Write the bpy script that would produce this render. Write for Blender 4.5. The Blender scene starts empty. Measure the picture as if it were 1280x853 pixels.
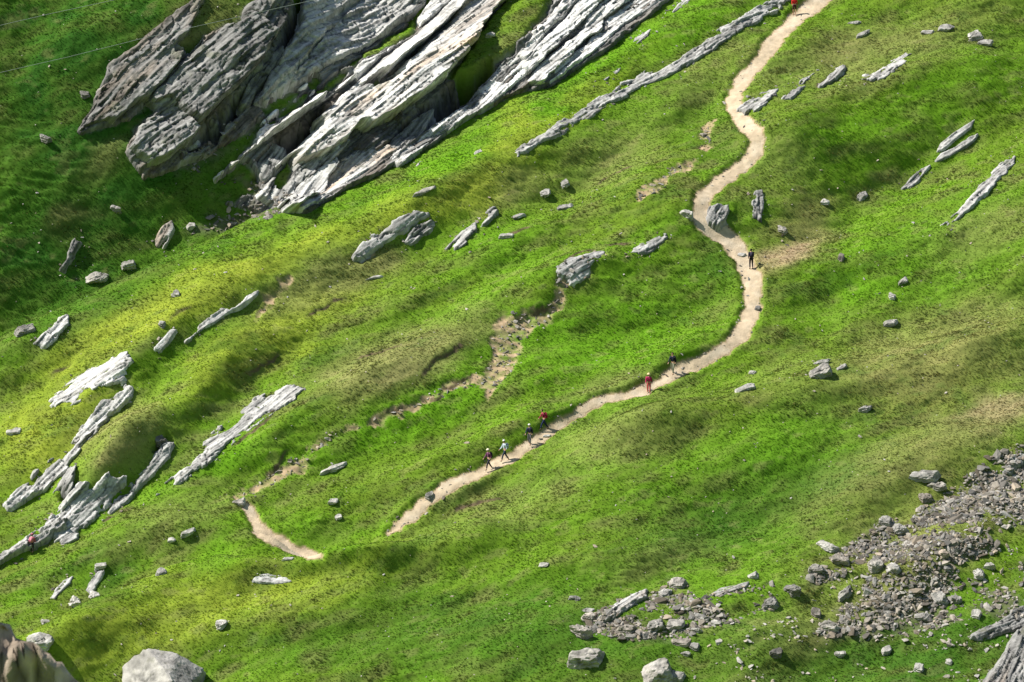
import bpy, bmesh, math, random
import numpy as np
from mathutils import Vector, Matrix, Euler

random.seed(7)
rng = np.random.default_rng(7)
scene = bpy.context.scene
COL = scene.collection

# ------------------------------------------------------------------ camera
R = math.radians
DIST, PITCH, LENS = 472.0, R(5.0), 200.0
cam_data = bpy.data.cameras.new("camera")
cam_data.lens = LENS; cam_data.sensor_width = 36.0
cam_data.clip_start = 0.5; cam_data.clip_end = 6000
cam_data.dof.use_dof = True
cam_data.dof.focus_distance = DIST
cam_data.dof.aperture_fstop = 13.0
cam = bpy.data.objects.new("camera", cam_data)
CAM = np.array([0.0, -DIST*math.cos(PITCH), DIST*math.sin(PITCH)])
cam.location = CAM
cam.rotation_euler = (math.pi/2-PITCH, 0, 0)
COL.objects.link(cam); scene.camera = cam

# ------------------------------------------------------------------ light
SUN_DIR = Vector((-0.62, -0.10, 0.78)).normalized()
w = bpy.data.worlds.new("World"); scene.world = w; w.use_nodes = True
nt = w.node_tree
sky = nt.nodes.new('ShaderNodeTexSky'); sky.sky_type = 'NISHITA'; sky.sun_disc = False
sky.sun_elevation = math.asin(SUN_DIR.z)
sky.sun_rotation = math.atan2(SUN_DIR.x, SUN_DIR.y)
bgn = nt.nodes['Background']; bgn.inputs['Strength'].default_value = 0.074
nt.links.new(sky.outputs[0], bgn.inputs['Color'])
sun_d = bpy.data.lights.new("sun", 'SUN'); sun_d.energy = 5.0; sun_d.angle = R(0.5)
sun_d.color = (1.0, 0.96, 0.88)
sun = bpy.data.objects.new("sun", sun_d)
sun.rotation_euler = SUN_DIR.to_track_quat('Z', 'Y').to_euler()
sun.location = (-60, 0, 120)
COL.objects.link(sun)
scene.view_settings.view_transform = 'Standard'
scene.view_settings.look = 'None'
scene.view_settings.exposure = 0.68
scene.view_settings.gamma = 1.0
scene.cycles.max_bounces = 4
scene.cycles.diffuse_bounces = 2
scene.cycles.glossy_bounces = 1
scene.cycles.transparent_max_bounces = 4

# ------------------------------------------------------------------ frames
ALPHA = R(33.0)
CA, SA = math.cos(ALPHA), math.sin(ALPHA)
AS = np.array([1.0, 0, 0]); AT = np.array([0, CA, SA]); AN = np.array([0, -SA, CA])

def to_world(s, t, n):
    return np.stack([s, t*CA - n*SA, t*SA + n*CA], -1)

CF = np.array([0, math.cos(PITCH), -math.sin(PITCH)])
CU = np.array([0, math.sin(PITCH), math.cos(PITCH)])
K = LENS/36.0*1280
def ray(u, v):
    u = np.atleast_1d(np.asarray(u, float)); v = np.atleast_1d(np.asarray(v, float))
    d = CF[None] + ((u-640)/K)[:, None]*AS[None] + ((426.5-v)/K)[:, None]*CU[None]
    return d/np.linalg.norm(d, axis=1)[:, None]
def project(P):
    q = P-CAM
    z = q@CF
    return 640+K*(q@AS)/z, 426.5-K*(q@CU)/z
def plane_hit(u, v):
    d = ray(u, v)
    k = -(CAM@AN)/(d@AN)
    P = CAM+d*k[:, None]
    return P@AS, P@AT

# ------------------------------------------------------------------ noise
_T = rng.random((16, 256, 256)).astype(np.float32)
def vnoise(x, y, k=0):
    tab = _T[k % 16]
    xi = np.floor(x).astype(np.int64); yi = np.floor(y).astype(np.int64)
    fx = (x-xi).astype(np.float32); fy = (y-yi).astype(np.float32)
    fx = fx*fx*fx*(fx*(fx*6-15)+10); fy = fy*fy*fy*(fy*(fy*6-15)+10)
    x0 = xi & 255; x1 = (xi+1) & 255; y0 = yi & 255; y1 = (yi+1) & 255
    a = tab[x0, y0]; b = tab[x1, y0]; c = tab[x0, y1]; d = tab[x1, y1]
    return (a+(b-a)*fx)+((c+(d-c)*fx)-(a+(b-a)*fx))*fy
def fbm(x, y, o=4, k=0, g=0.5):
    r = 0; a = 1.0; t = 0; ca, sa = math.cos(.6), math.sin(.6)
    for i in range(o):
        r = r+a*vnoise(x+17.3*i, y-9.1*i, k+i); t += a; a *= g
        x, y = (x*ca-y*sa)*2.03, (x*sa+y*ca)*2.03
    return r/t*2-1
def smooth(a, b, x):
    q = np.clip((x-a)/(b-a), 0, 1); return q*q*(3-2*q)
def rot2(s, t, ang):
    c, q = math.cos(ang), math.sin(ang)
    return s*c+t*q, -s*q+t*c           # along, across

def seg_dist(ps, pt, A):
    """distance, side sign and parameter to an open polyline A (n,2)"""
    best = np.full(ps.shape, 1e9); sg = np.ones(ps.shape); par = np.zeros(ps.shape)
    L = 0.0
    for i in range(len(A)-1):
        ax, ay = A[i]; bx, by = A[i+1]
        dx, dy = bx-ax, by-ay; l2 = dx*dx+dy*dy; l = math.sqrt(l2)
        h = np.clip(((ps-ax)*dx+(pt-ay)*dy)/l2, 0, 1)
        ex = ps-ax-h*dx; ey = pt-ay-h*dy
        d = np.sqrt(ex*ex+ey*ey); m = d < best
        best = np.where(m, d, best)
        sg = np.where(m, np.sign(dx*ey-dy*ex+1e-12), sg)
        par = np.where(m, L+h*l, par); L += l
    return best, sg, par

def poly_sdf(ps, pt, A):
    """positive inside"""
    inside = np.zeros(ps.shape, bool); best = np.full(ps.shape, 1e9)
    n = len(A)
    for i in range(n):
        ax, ay = A[i]; bx, by = A[(i+1) % n]
        dx, dy = bx-ax, by-ay; l2 = dx*dx+dy*dy+1e-12
        h = np.clip(((ps-ax)*dx+(pt-ay)*dy)/l2, 0, 1)
        d = (ps-ax-h*dx)**2+(pt-ay-h*dy)**2
        best = np.minimum(best, d)
        if abs(dy) > 1e-12:
            c = (ay > pt) != (by > pt)
            inside ^= c & (ps < (bx-ax)*(pt-ay)/dy+ax)
    return np.where(inside, 1, -1)*np.sqrt(best)

def PX(txt):
    return [tuple(float(q) for q in p.split(',')) for p in txt.split()]
def plane_pts(pts):
    a = np.array(pts, float)
    s, t = plane_hit(a[:, 0], a[:, 1]); return np.stack([s, t], -1)

# ------------------------------------------------------------------ relief
L1 = plane_pts(PX("-500,640 -100,475 0,432 60,405 150,365 250,315 330,275 400,252 480,218 560,180 640,130 720,88 830,18 900,-35 1200,-260"))
L4 = plane_pts(PX("-300,980 -60,870 60,800 140,748 200,715 270,700 340,705 400,697 450,690 505,668 560,662"))
L5 = plane_pts(PX("-300,860 -60,740 40,695 110,668 190,642 260,640 320,655"))
LP = plane_pts(PX("720,560 800,500 900,470 1010,420 1150,395 1290,335 1500,250"))
BUMPS = [  # u, v, half length px, half width px, image angle, height m
 (800, 535, 110, 28, 18, 1.5), (770, 395, 130, 40, 15, -1.5), (640, 610, 160, 30, 20, -1.0),
 (930, 640, 150, 45, 22, -1.6), (1130, 560, 170, 40, 20, 1.6), (760, 690, 150, 30, 15, 0.9),
 (870, 340, 60, 40, 30, -0.8), (1040, 240, 110, 45, 35, -1.2), (980, 150, 60, 40, 30, 1.4),
 (1130, 70, 150, 35, 18, 1.3), (1130, 170, 150, 40, 25, -1.2), (820, 250, 50, 60, 50, 0.8),
 (560, 250, 180, 30, 27, 1.3), (300, 380, 200, 35, 27, 1.5), (640, 330, 120, 28, 25, -0.9),
 (480, 470, 140, 30, 27, 1.3), (330, 470, 90, 20, 38, -0.9), (180, 470, 130, 20, 40, 1.0),
 (120, 540, 120, 22, 42, -1.0), (150, 570, 70, 26, 35, 1.6), (470, 560, 150, 30, 18, -0.8),
 (300, 590, 100, 22, 30, -0.6), (420, 650, 70, 24, 15, -0.9), (100, 800, 130, 30, 30, 0.8),
 (600, 730, 120, 40, 10, -0.8), (420, 760, 150, 40, 12, 0.9), (720, 225, 100, 18, 35, -0.6),
 (740, 330, 70, 18, 18, 0.8), (1040, 470, 70, 22, 20, 0.7), (1200, 400, 120, 40, 22, 0.9),
 (980, 780, 130, 26, 10, 0.7), (300, 800, 90, 30, 15, 0.6), (1200, 640, 120, 30, 35, 0.9),
 (1050, 330, 80, 30, 40, -.5), (440, 706, 90, 14, 6, 1.3), (150, 800, 140, 24, 25, .7), (600, 600, 60, 12, 22, -.5), (700, 500, 90, 14, 20, .6), (560, 560, 90, 14, 20, .6), (250, 500, 60, 18, 40, .8), (850, 420, 70, 14, 30, .5), (560, 350, 120, 20, 25, .6), (350, 540, 60, 16, 35, .6), (160, 610, 60, 16, 35, -.6), (880, 120, 60, 18, 45, -0.7), (640, 790, 180, 30, 10, 0.6)]
_b = []
for (u, v, a, b_, ang, h) in BUMPS:
    P = plane_pts([(u, v), (u+math.cos(R(ang)), v-math.sin(R(ang)))])
    dx, dy = P[1]-P[0]; _b.append((P[0][0], P[0][1], math.atan2(dy, dx), a/15.0*1.15, b_/15.0*1.3, h*1.2))

def macro(s, t):
    d, sg, par = seg_dist(s, t, L1)
    sd = d*sg                                     # + up-left of the gully line
    uu = 640+15*s
    left = 1-smooth(300, 470, uu)                 # the gully opens towards the left
    n = 2.0*np.exp(-((sd+2.6)/3.2)**2)*(0.35+0.65*left)
    rise = np.clip(sd, 0, 60)
    g = 0.14+0.36*left
    n = n+g*rise-4.6*left*smooth(-0.6, 2.2, sd)*np.exp(-np.clip(sd, 0, 99)/20)
    n = n-0.0*sd
    n = np.where(sd > 35, n-(sd-35)*0.2, n)
    # lower left crest and gully
    d, sg, par = seg_dist(s, t, L4); q = d*sg
    n = n+1.1*np.exp(-((q+1.6)/2.6)**2)-1.3*smooth(-0.5, 1.6, q)*np.exp(-np.clip(q, 0, 99)/3.2)
    d, sg, par = seg_dist(s, t, L5); q = d*sg
    n = n+0.8*np.exp(-((q+1.2)/2.0)**2)-0.8*smooth(-0.5, 1.4, q)*np.exp(-np.clip(q, 0, 99)/3.0)
    d, sg, par = seg_dist(s, t, LP); q = d*sg
    n = n+0.8*np.exp(-((q+3.0)/3.5)**2)-0.5*np.exp(-((q-2.0)/3.0)**2)
    for (cs, ct, an, a, b_, h) in _b:
        x, y = rot2(s-cs, t-ct, an)
        n = n+h*np.exp(-(x/a)**2-(y/b_)**2)
    # right half rolls off away from the sun
    n = n-0.075*np.clip(s-2, 0, 60)-0.0011*np.clip(s-8, 0, 45)**2
    x, y = rot2(s, t, R(38))
    n = n+1.6*fbm(x/26, y/11, 2, 1)+0.55*fbm(x/8.5, y/4.6, 4, 4)
    return n

# deep clefts and hollows under the overhangs of the crag
CLEFTS = [("566,104 590,62 612,30 640,-10 702,-12 676,30 652,64 632,80 604,92", -.9), ("395,120 425,92 455,70 490,50 515,30 522,42 492,64 462,84 430,104 404,124", -.5),
 ("236,190 252,166 280,140 304,116 326,92 346,70 350,52 362,20 372,-12 392,-12 378,24 362,52 350,72 330,98 306,132 290,150 268,176 246,192", 4.2),
 ("458,186 484,172 505,158 540,128 560,112 590,96 612,84 622,92 612,104 590,122 560,144 530,166 500,182 470,196", 4.0),
 ("318,222 326,206 345,180 372,162 398,140 412,136 404,156 372,184 345,212 330,226", 2.6),
 ("452,112 480,102 500,88 524,66 532,60 528,78 505,98 478,110", 2.0),
 ("700,80 716,64 732,48 746,40 748,48 728,68 712,82", 1.0), ("662,98 674,82 700,60 716,44 720,52 700,72 682,92 668,104", .9),
 ("374,262 392,244 410,226 424,214 430,222 414,240 396,256", 1.3),
 ("206,72 222,62 246,52 258,42 250,60 230,76 212,88", 1.0), ("74,612 84,600 98,590 104,600 92,614 78,622", 1.0), ("192,560 196,546 206,540 210,548 204,562", 1.2)]
# ---- the fine grid of the slope (also the grid the path and the placements read)
DS = 0.135
gs = np.arange(-50, 50+DS/2, DS); gt = np.arange(-56, 60+DS/2, DS)
GS, GT = np.meshgrid(gs, gt, indexing='ij')
GM = macro(GS, GT)

def bil(Gd, s, t):
    x = np.clip((s-gs[0])/DS, 0, len(gs)-1.001); y = np.clip((t-gt[0])/DS, 0, len(gt)-1.001)
    i = x.astype(int); j = y.astype(int); fx = x-i; fy = y-j
    return (Gd[i, j]*(1-fx)+Gd[i+1, j]*fx)*(1-fy)+(Gd[i, j+1]*(1-fx)+Gd[i+1, j+1]*fx)*fy

def cast(Gd, u, v, lift=0.0):
    """first hit of the photograph's sight lines with the relief Gd (+lift)"""
    d = ray(u, v); kn = CAM@AN; dn = d@AN
    k0 = (22-kn)/dn; k1 = (-25-kn)/dn
    lo = k0.copy(); hi = k1.copy(); done = np.zeros(len(d), bool)
    N = 260
    def f(k):
        P = CAM+d*k[:, None]
        return P@AN-bil(Gd, P@AS, P@AT)-lift
    prev = k0.copy()
    for i in range(1, N+1):
        k = k0+(k1-k0)*i/N; neg = (f(k) < 0) & ~done
        lo = np.where(neg, prev, lo); hi = np.where(neg, k, hi); done |= neg; prev = k
    for i in range(14):
        m = (lo+hi)/2; ng = f(m) < 0
        hi = np.where(ng, m, hi); lo = np.where(ng, lo, m)
    P = CAM+d*hi[:, None]
    return np.stack([P@AS, P@AT], -1)

def castp(pts, lift=0.0, Gd=None):
    a = np.array(pts, float); return cast(GM_FLAT if 'GM_FLAT' in globals() else GM, a[:, 0], a[:, 1], lift)

CLP = [castp(PX(p)) for p, _ in CLEFTS]
# ------------------------------------------------------------------ path outline
PATH_A = PX("1044,-22,20 1030,-4,20 1010,10,20 993,22,18 975,42,20 955,68,18 938,88,18 922,108,18 915,122,20 922,140,22 937,157,22 948,172,22 944,190,20 930,206,18 905,222,17 885,238,19 873,257,24 880,275,30 900,289,27 918,304,26 932,325,26 940,345,24 942,370,25 938,395,25 928,416,22 905,434,18 880,448,16 855,458,14 835,469,14 810,484,14 785,492,10 760,497,12 735,507,14 715,519,14 690,532,15 670,550,15 645,565,13 620,580,14 595,590,14 570,600,16 550,614,18 530,629,19 512,644,17 497,657,13 484,666,5")
PATH_B = PX("292,618,4 306,631,9 317,644,17 322,658,19 338,671,18 358,681,17 375,688,15 390,692,10 403,694,4")
def ribbon(pts):
    a = np.array(pts, float); n = len(a); out = []
    # densify
    tt = np.linspace(0, n-1, n*3); x = np.interp(tt, range(n), a[:, 0]); y = np.interp(tt, range(n), a[:, 1]); w_ = np.interp(tt, range(n), a[:, 2])
    for _ in range(2):
        x[1:-1] = (x[:-2]+2*x[1:-1]+x[2:])/4; y[1:-1] = (y[:-2]+2*y[1:-1]+y[2:])/4
    dx = np.gradient(x); dy = np.gradient(y); l = np.hypot(dx, dy)
    nx, ny = -dy/l, dx/l; w_ = w_*.88
    j = rng.normal(0, .8, len(x)); w2 = w_/2+j*.7
    A = [(x[i]+nx[i]*w2[i], y[i]+ny[i]*w2[i]) for i in range(len(x))]
    B = [(x[i]-nx[i]*w2[i], y[i]-ny[i]*w2[i]) for i in range(len(x))]
    return A+B[::-1]
PATHS = [castp(ribbon(p)) for p in (PATH_A, PATH_B)]
def grid_sdf(A, pad=3.0, jitter=0.0):
    """sdf of a polygon on the fine grid (only near it)"""
    out = np.full(GS.shape, -99.0, np.float32)
    i0 = max(0, int((A[:, 0].min()-pad-gs[0])/DS)); i1 = min(len(gs), int((A[:, 0].max()+pad-gs[0])/DS)+1)
    j0 = max(0, int((A[:, 1].min()-pad-gt[0])/DS)); j1 = min(len(gt), int((A[:, 1].max()+pad-gt[0])/DS)+1)
    if i1 <= i0 or j1 <= j0: return out
    s = GS[i0:i1, j0:j1]; t = GT[i0:i1, j0:j1]
    d = poly_sdf(s, t, A)
    if jitter: d = d+jitter*fbm(s/1.1, t/1.1, 4, 9, .6)
    out[i0:i1, j0:j1] = d
    return out
PSD = np.maximum(grid_sdf(PATHS[0], 3, .38), grid_sdf(PATHS[1], 3, .38))
GM_FLAT = GM.copy()
for A, (p_, dp) in zip(CLP, CLEFTS): GM = GM-dp*smooth(-.35, .5, grid_sdf(A, 2, .4))

# bare eroded scars in the turf
SCARS = [castp(PX(p)) for p in (
 "698,332 712,326 748,314 756,317 738,328 732,345 720,350 708,352 706,372 700,392 685,403 668,410 655,425 650,440 645,455 632,470 622,486 610,496 616,480 600,472 612,455 616,440 612,425 618,405 632,395 650,393 672,390 690,382 697,370 694,350",
 "600,470 560,480 548,488 520,502 498,508 470,520 452,532 420,538 405,542 430,541 465,530 500,517 540,500 575,486 606,480",
 "430,536 400,548 378,568 350,582 330,600 305,612 292,622 312,620 338,606 372,590 392,572 405,560 415,548",
 "795,245 815,228 840,210 868,200 860,210 838,222 822,240 798,252",
 "876,182 882,160 892,150 886,172 884,190",
 "350,352 362,345 358,358 345,372 332,388 318,400 330,378",
 "480,300 470,322 452,330 448,322 462,308",)]
SSD = np.full(GS.shape, -99.0, np.float32)
for i, A in enumerate(SCARS): SSD = np.maximum(SSD, grid_sdf(A, 2, .7 if i == 0 else .8)-.05)

# ------------------------------------------------------------------ full relief
def micro(s, t):
    x, y = rot2(s, t, R(30))
    a = 0.15*fbm(x/2.6, y/1.2, 3, 2)+0.035*fbm(x/0.85, y/0.42, 2, 6)
    # terracettes: little steps running across the slope
    q = t/1.6+2.6*fbm(s/8, t/3.2, 4, 8); f = q-np.floor(q)
    a = a+0.12*(smooth(0, .85, f)-smooth(.85, 1.0, f)-0.5)*smooth(-.2, .5, fbm(s/14, t/14, 2, 11))
    return a
# broken turf edges: the ground drops in a small bank on their lower side
BANKS = [castp(PX(p)) for p in ("532,508 556,484 584,470 606,460 622,450", "466,526 486,514 510,508 532,496", "330,598 344,580 356,566 366,558", "640,402 654,390 672,386 694,378",
  "698,332 716,320 742,310 774,304 806,294", "520,474 546,450 570,438 590,424", "380,398 410,380 436,370", "1076,100 1098,94 1124,76", "1020,112 1040,92 1062,80", "206,404 226,388 246,380",
  "438,452 470,440 510,432", "620,300 646,288 668,282", "286,560 310,545 330,528 352,508", "150,612 166,604", "118,660 150,640 176,634",
  "740,232 770,216 800,204", "560,640 600,628 640,622", "300,470 330,455 352,440", "60,470 90,452")]
BK = np.zeros(GS.shape); BKC = np.zeros(GS.shape)
for A in BANKS:
    i0 = max(0, int((A[:, 0].min()-3-gs[0])/DS)); i1 = min(len(gs), int((A[:, 0].max()+3-gs[0])/DS))
    j0 = max(0, int((A[:, 1].min()-3-gt[0])/DS)); j1 = min(len(gt), int((A[:, 1].max()+3-gt[0])/DS))
    s_, t_ = GS[i0:i1, j0:j1], GT[i0:i1, j0:j1]
    d_, sg_, par_ = seg_dist(s_+.5*fbm(s_/1.2, t_/1.2, 4, 5, .6), t_+.5*fbm(s_/1.2, t_/1.2, 4, 8, .6), A)
    L_ = np.hypot(*np.diff(A, axis=0).T).sum(); en = smooth(0, 1.2, par_)*smooth(0, 1.2, L_-par_)*smooth(-.5, .1, fbm(s_/1.6, t_/1.6, 2, 3)+.25)
    q_ = d_*sg_
    BK[i0:i1, j0:j1] += .15*en*smooth(-.16, .06, q_)*np.exp(-np.clip(q_, 0, 9)/1.1)-.04*en*np.exp(-((q_+.35)/.35)**2)
    BKC[i0:i1, j0:j1] = np.maximum(BKC[i0:i1, j0:j1], en*np.exp(-((q_+.1)/.11)**2))
pc = smooth(-0.55, 0.12, PSD)
sc = smooth(-0.35, 0.25, SSD)
G = GM+BK*(1-smooth(-.6, 0, PSD))+micro(GS, GT)*(1-.85*pc)*(1-.3*sc)-0.24*pc-0.14*sc+0.05*smooth(-1.0, -.4, PSD)*(1-pc)
G = G+sc*0.16*fbm(GS/.7, GT/.45, 3, 12)+pc*0.04*fbm(GS/.5, GT/.5, 3, 3)

# ------------------------------------------------------------------ materials
def mat(name, col=None, rough=.85, attr=None, atype='GEOMETRY', nscale=0, namp=0, bump=0, bscale=3, spec=.2, transl=0):
    m = bpy.data.materials.new(name); m.use_nodes = True; t = m.node_tree; b = t.nodes['Principled BSDF']
    b.inputs['Roughness'].default_value = rough
    b.inputs['Specular IOR Level'].default_value = spec
    src = None
    if attr:
        a = t.nodes.new('ShaderNodeAttribute'); a.attribute_name = attr; a.attribute_type = atype; src = a.outputs['Color']
    else:
        c = t.nodes.new('ShaderNodeRGB'); c.outputs[0].default_value = (*col, 1); src = c.outputs[0]
    if namp:
        tc = t.nodes.new('ShaderNodeTexCoord')
        n = t.nodes.new('ShaderNodeTexNoise'); n.inputs['Scale'].default_value = nscale; n.inputs['Detail'].default_value = 5
        n.inputs['Roughness'].default_value = .65
        t.links.new(tc.outputs['Object'], n.inputs['Vector'])
        r = t.nodes.new('ShaderNodeMapRange'); r.inputs['From Min'].default_value = .25; r.inputs['From Max'].default_value = .75
        r.inputs['To Min'].default_value = 1-namp; r.inputs['To Max'].default_value = 1+namp
        t.links.new(n.outputs['Fac'], r.inputs['Value'])
        v = t.nodes.new('ShaderNodeVectorMath'); v.operation = 'SCALE'
        t.links.new(src, v.inputs[0]); t.links.new(r.outputs[0], v.inputs['Scale']); src = v.outputs[0]
    t.links.new(src, b.inputs['Base Color'])
    if bump:
        tc = t.nodes.new('ShaderNodeTexCoord')
        n = t.nodes.new('ShaderNodeTexNoise'); n.inputs['Scale'].default_value = bscale; n.inputs['Detail'].default_value = 6
        t.links.new(tc.outputs['Object'], n.inputs['Vector'])
        bp = t.nodes.new('ShaderNodeBump'); bp.inputs['Strength'].default_value = bump; bp.inputs['Distance'].default_value = .12
        t.links.new(n.outputs['Fac'], bp.inputs['Height']); t.links.new(bp.outputs[0], b.inputs['Normal'])
    if transl:
        tr = t.nodes.new('ShaderNodeBsdfTranslucent'); t.links.new(src, tr.inputs['Color'])
        mx = t.nodes.new('ShaderNodeMixShader'); mx.inputs[0].default_value = transl
        o = t.nodes['Material Output']
        t.links.new(b.outputs[0], mx.inputs[1]); t.links.new(tr.outputs[0], mx.inputs[2]); t.links.new(mx.outputs[0], o.inputs['Surface'])
    return m
M_GROUND = mat('turf', attr='col', nscale=3.2, namp=.2, bump=.2, bscale=5, spec=.05)
M_GRASS = mat('grass_blades', attr='tcol', atype='INSTANCER', rough=.7, spec=.08, transl=.5)
M_PATH = mat('trodden_dirt', attr='col', nscale=2.5, namp=.16, bump=.3, bscale=7, spec=.05)
M_ROCK = mat('schist', attr='col', nscale=2.2, namp=.22, bump=.55, bscale=3.5, spec=.15)

def set_col(me, cols, name='col'):
    a = me.attributes.new(name, 'FLOAT_COLOR', 'POINT')
    c = np.ones((len(cols), 4), np.float32); c[:, :3] = cols
    a.data.foreach_set('color', c.ravel())

def grid_mesh(name, V, faces, cols, m, smooth_=True):
    me = bpy.data.meshes.new(name)
    nv, nf = len(V), len(faces)
    me.vertices.add(nv); me.vertices.foreach_set('co', V.astype(np.float32).ravel())
    me.loops.add(nf*4); me.loops.foreach_set('vertex_index', faces.astype(np.int32).ravel())
    me.polygons.add(nf); me.polygons.foreach_set('loop_start', np.arange(0, nf*4, 4, dtype=np.int32))
    me.polygons.foreach_set('loop_total', np.full(nf, 4, np.int32))
    me.polygons.foreach_set('use_smooth', np.full(nf, smooth_, bool))
    me.update(calc_edges=True)
    if cols is not None: set_col(me, cols)
    me.materials.append(m)
    return me
def link(name, me, parent=None, **kw):
    o = bpy.data.objects.new(name, me); COL.objects.link(o)
    if parent is not None: o.parent = parent
    for k, v in kw.items(): o[k] = v
    return o
def grid_faces(ni, nj):
    i, j = np.meshgrid(np.arange(ni-1), np.arange(nj-1), indexing='ij')
    a = (i*nj+j).ravel(); return np.stack([a, a+nj, a+nj+1, a+1], -1)

# ------------------------------------------------------------------ what grows where, with some painted shade
C = dict(mid=(.112, .185, .016), lush=(.100, .230, .010), yellow=(.235, .285, .032), olive=(.200, .198, .072),
         brown=(.25, .20, .09), deep=(.032, .100, .012), soil=(.36, .265, .165), rock=(.30, .29, .27))
C = {k: np.array(v) for k, v in C.items()}
PATCH = [  # u v ru rv angle kind strength : kinds of vegetation, some deep ones painting in cloud shade
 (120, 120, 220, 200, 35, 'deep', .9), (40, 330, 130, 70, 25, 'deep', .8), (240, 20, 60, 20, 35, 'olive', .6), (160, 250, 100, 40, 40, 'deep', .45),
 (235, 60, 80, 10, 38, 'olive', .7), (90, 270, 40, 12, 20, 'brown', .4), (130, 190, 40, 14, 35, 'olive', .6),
 (520, 225, 230, 24, 32, 'lush', .9), (720, 110, 140, 26, 38, 'lush', .9), (860, 30, 90, 20, 38, 'lush', .8),
 (330, 300, 130, 20, 25, 'lush', .7), (640, 160, 30, 30, 30, 'yellow', .6),
 (560, 250, 130, 18, 20, 'yellow', .7), (640, 235, 50, 14, 20, 'olive', .5), (330, 330, 200, 22, 22, 'yellow', .8), (700, 150, 140, 12, 38, 'yellow', .5),
 (400, 360, 90, 24, 25, 'olive', .8), (180, 400, 120, 22, 25, 'yellow', .7), (90, 450, 90, 20, 30, 'yellow', .5),
 (60, 540, 100, 40, 40, 'yellow', .8), (150, 550, 60, 30, 40, 'olive', .7), (330, 430, 140, 26, 28, 'yellow', .6),
 (480, 455, 90, 26, 25, 'olive', .9), (560, 430, 60, 22, 25, 'olive', .7), (620, 310, 90, 24, 22, 'lush', .5), (760, 410, 150, 42, 15, 'lush', .9),
 (760, 200, 70, 30, 30, 'olive', .6), (900, 80, 80, 20, 45, 'olive', .4), (890, 330, 40, 40, 60, 'deep', .5), (900, 170, 26, 40, 50, 'deep', .3),
 (520, 520, 170, 22, 22, 'lush', .7), (280, 580, 110, 16, 25, 'lush', .9), (480, 590, 130, 24, 18, 'mid', .6),
 (800, 540, 90, 26, 15, 'olive', .95), (780, 480, 60, 10, 15, 'olive', .6), (620, 640, 120, 22, 20, 'olive', .3),
 (1000, 550, 90, 40, 15, 'lush', .8), (820, 600, 140, 36, 12, 'lush', .25), (900, 655, 150, 30, 18, 'deep', .35), (830, 690, 60, 16, 18, 'olive', .6),
 (600, 690, 200, 18, 5, 'mid', .3), (480, 780, 200, 40, 8, 'deep', .25), (700, 780, 120, 40, 5, 'deep', .3),
 (160, 790, 160, 40, 25, 'yellow', .55), (320, 740, 160, 26, 12, 'yellow', .5), (200, 660, 120, 14, 20, 'olive', .4),
 (140, 725, 40, 14, 30, 'deep', .6), (90, 700, 60, 12, 30, 'deep', .4), (400, 670, 60, 22, 10, 'lush', .6), (280, 690, 50, 20, 30, 'lush', .6),
 (1000, 298, 50, 20, 25, 'brown', .8), (985, 315, 40, 12, 22, 'soil', .8), (955, 330, 20, 30, 60, 'brown', .5), (1020, 260, 40, 16, 20, 'brown', .5), (1100, 60, 160, 26, 15, 'olive', .75), (1060, 60, 60, 12, 15, 'brown', .3),
 (1060, 170, 110, 34, 20, 'lush', .45), (1200, 110, 100, 30, 25, 'lush', .5), (1100, 330, 130, 36, 25, 'lush', .7), (1200, 345, 90, 20, 25, 'lush', .6),
 (1230, 290, 80, 24, 25, 'olive', .6), (1150, 430, 160, 30, 20, 'olive', .6), (1180, 470, 120, 34, 20, 'brown', .4), (1250, 510, 60, 12, 15, 'soil', .75),
 (1200, 540, 130, 20, 15, 'olive', .8), (1130, 590, 110, 22, 20, 'brown', .35), (1060, 600, 60, 20, 20, 'olive', .6), (970, 200, 50, 40, 45, 'olive', .4),
 (975, 470, 50, 20, 30, 'olive', .4), (900, 500, 140, 26, 20, 'mid', .5), (1200, 790, 130, 22, 10, 'deep', .4), (1000, 800, 120, 26, 8, 'olive', .5), (1010, 810, 26, 12, 8, 'brown', .6), (860, 822, 20, 6, 0, 'brown', .6),
 (1130, 700, 180, 40, 35, 'brown', .35), (1130, 720, 120, 30, 35, 'olive', .4), (935, 490, 26, 8, 10, 'brown', .5), (465, 330, 40, 14, 30, 'olive', .7), (250, 610, 40, 6, 10, 'olive', .5),
 (1180, 830, 220, 50, 8, 'deep', .6), (780, 830, 220, 50, 5, 'deep', .42), (940, 630, 180, 50, 15, 'deep', .42), (560, 790, 200, 40, 6, 'deep', .3), (1190, 440, 160, 50, 20, 'brown', .3), (1150, 640, 160, 50, 25, 'brown', .3)]  # broad deep patches here paint cloud shade into the lower turf
CRAG_OUT = PX("100,165 120,130 140,85 215,25 262,-12 840,-12 822,10 750,66 690,106 640,118 600,140 560,164 500,204 440,232 380,266 330,264 285,256 262,240 310,190 290,172 240,200 212,210 180,220 158,190 160,165 190,140")
CRAG_GREEN = [PX(p) for p in ("590,60 620,20 655,-12 700,-12 665,40 640,70 610,90 575,105 560,100",
  "425,92 455,70 490,48 515,28 520,40 490,62 470,72 440,92", "395,118 420,100 432,98 412,116 398,122", "338,156 372,126 396,100 404,102 384,122 352,150", "250,250 275,225 300,205 322,218 318,240 285,254", "262,200 300,172 322,160 318,176 290,200 262,222 240,228",
  "225,58 262,-10 330,-12 300,22 262,44 240,60", "330,140 360,118 372,118 350,138 334,146", "455,112 470,104 492,98 480,110",
  "150,160 186,134 190,140 165,160 158,190 130,190", "345,222 358,204 362,215 345,240")]
CRAGP = castp(CRAG_OUT); CGP = [castp(p) for p in CRAG_GREEN]
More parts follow.
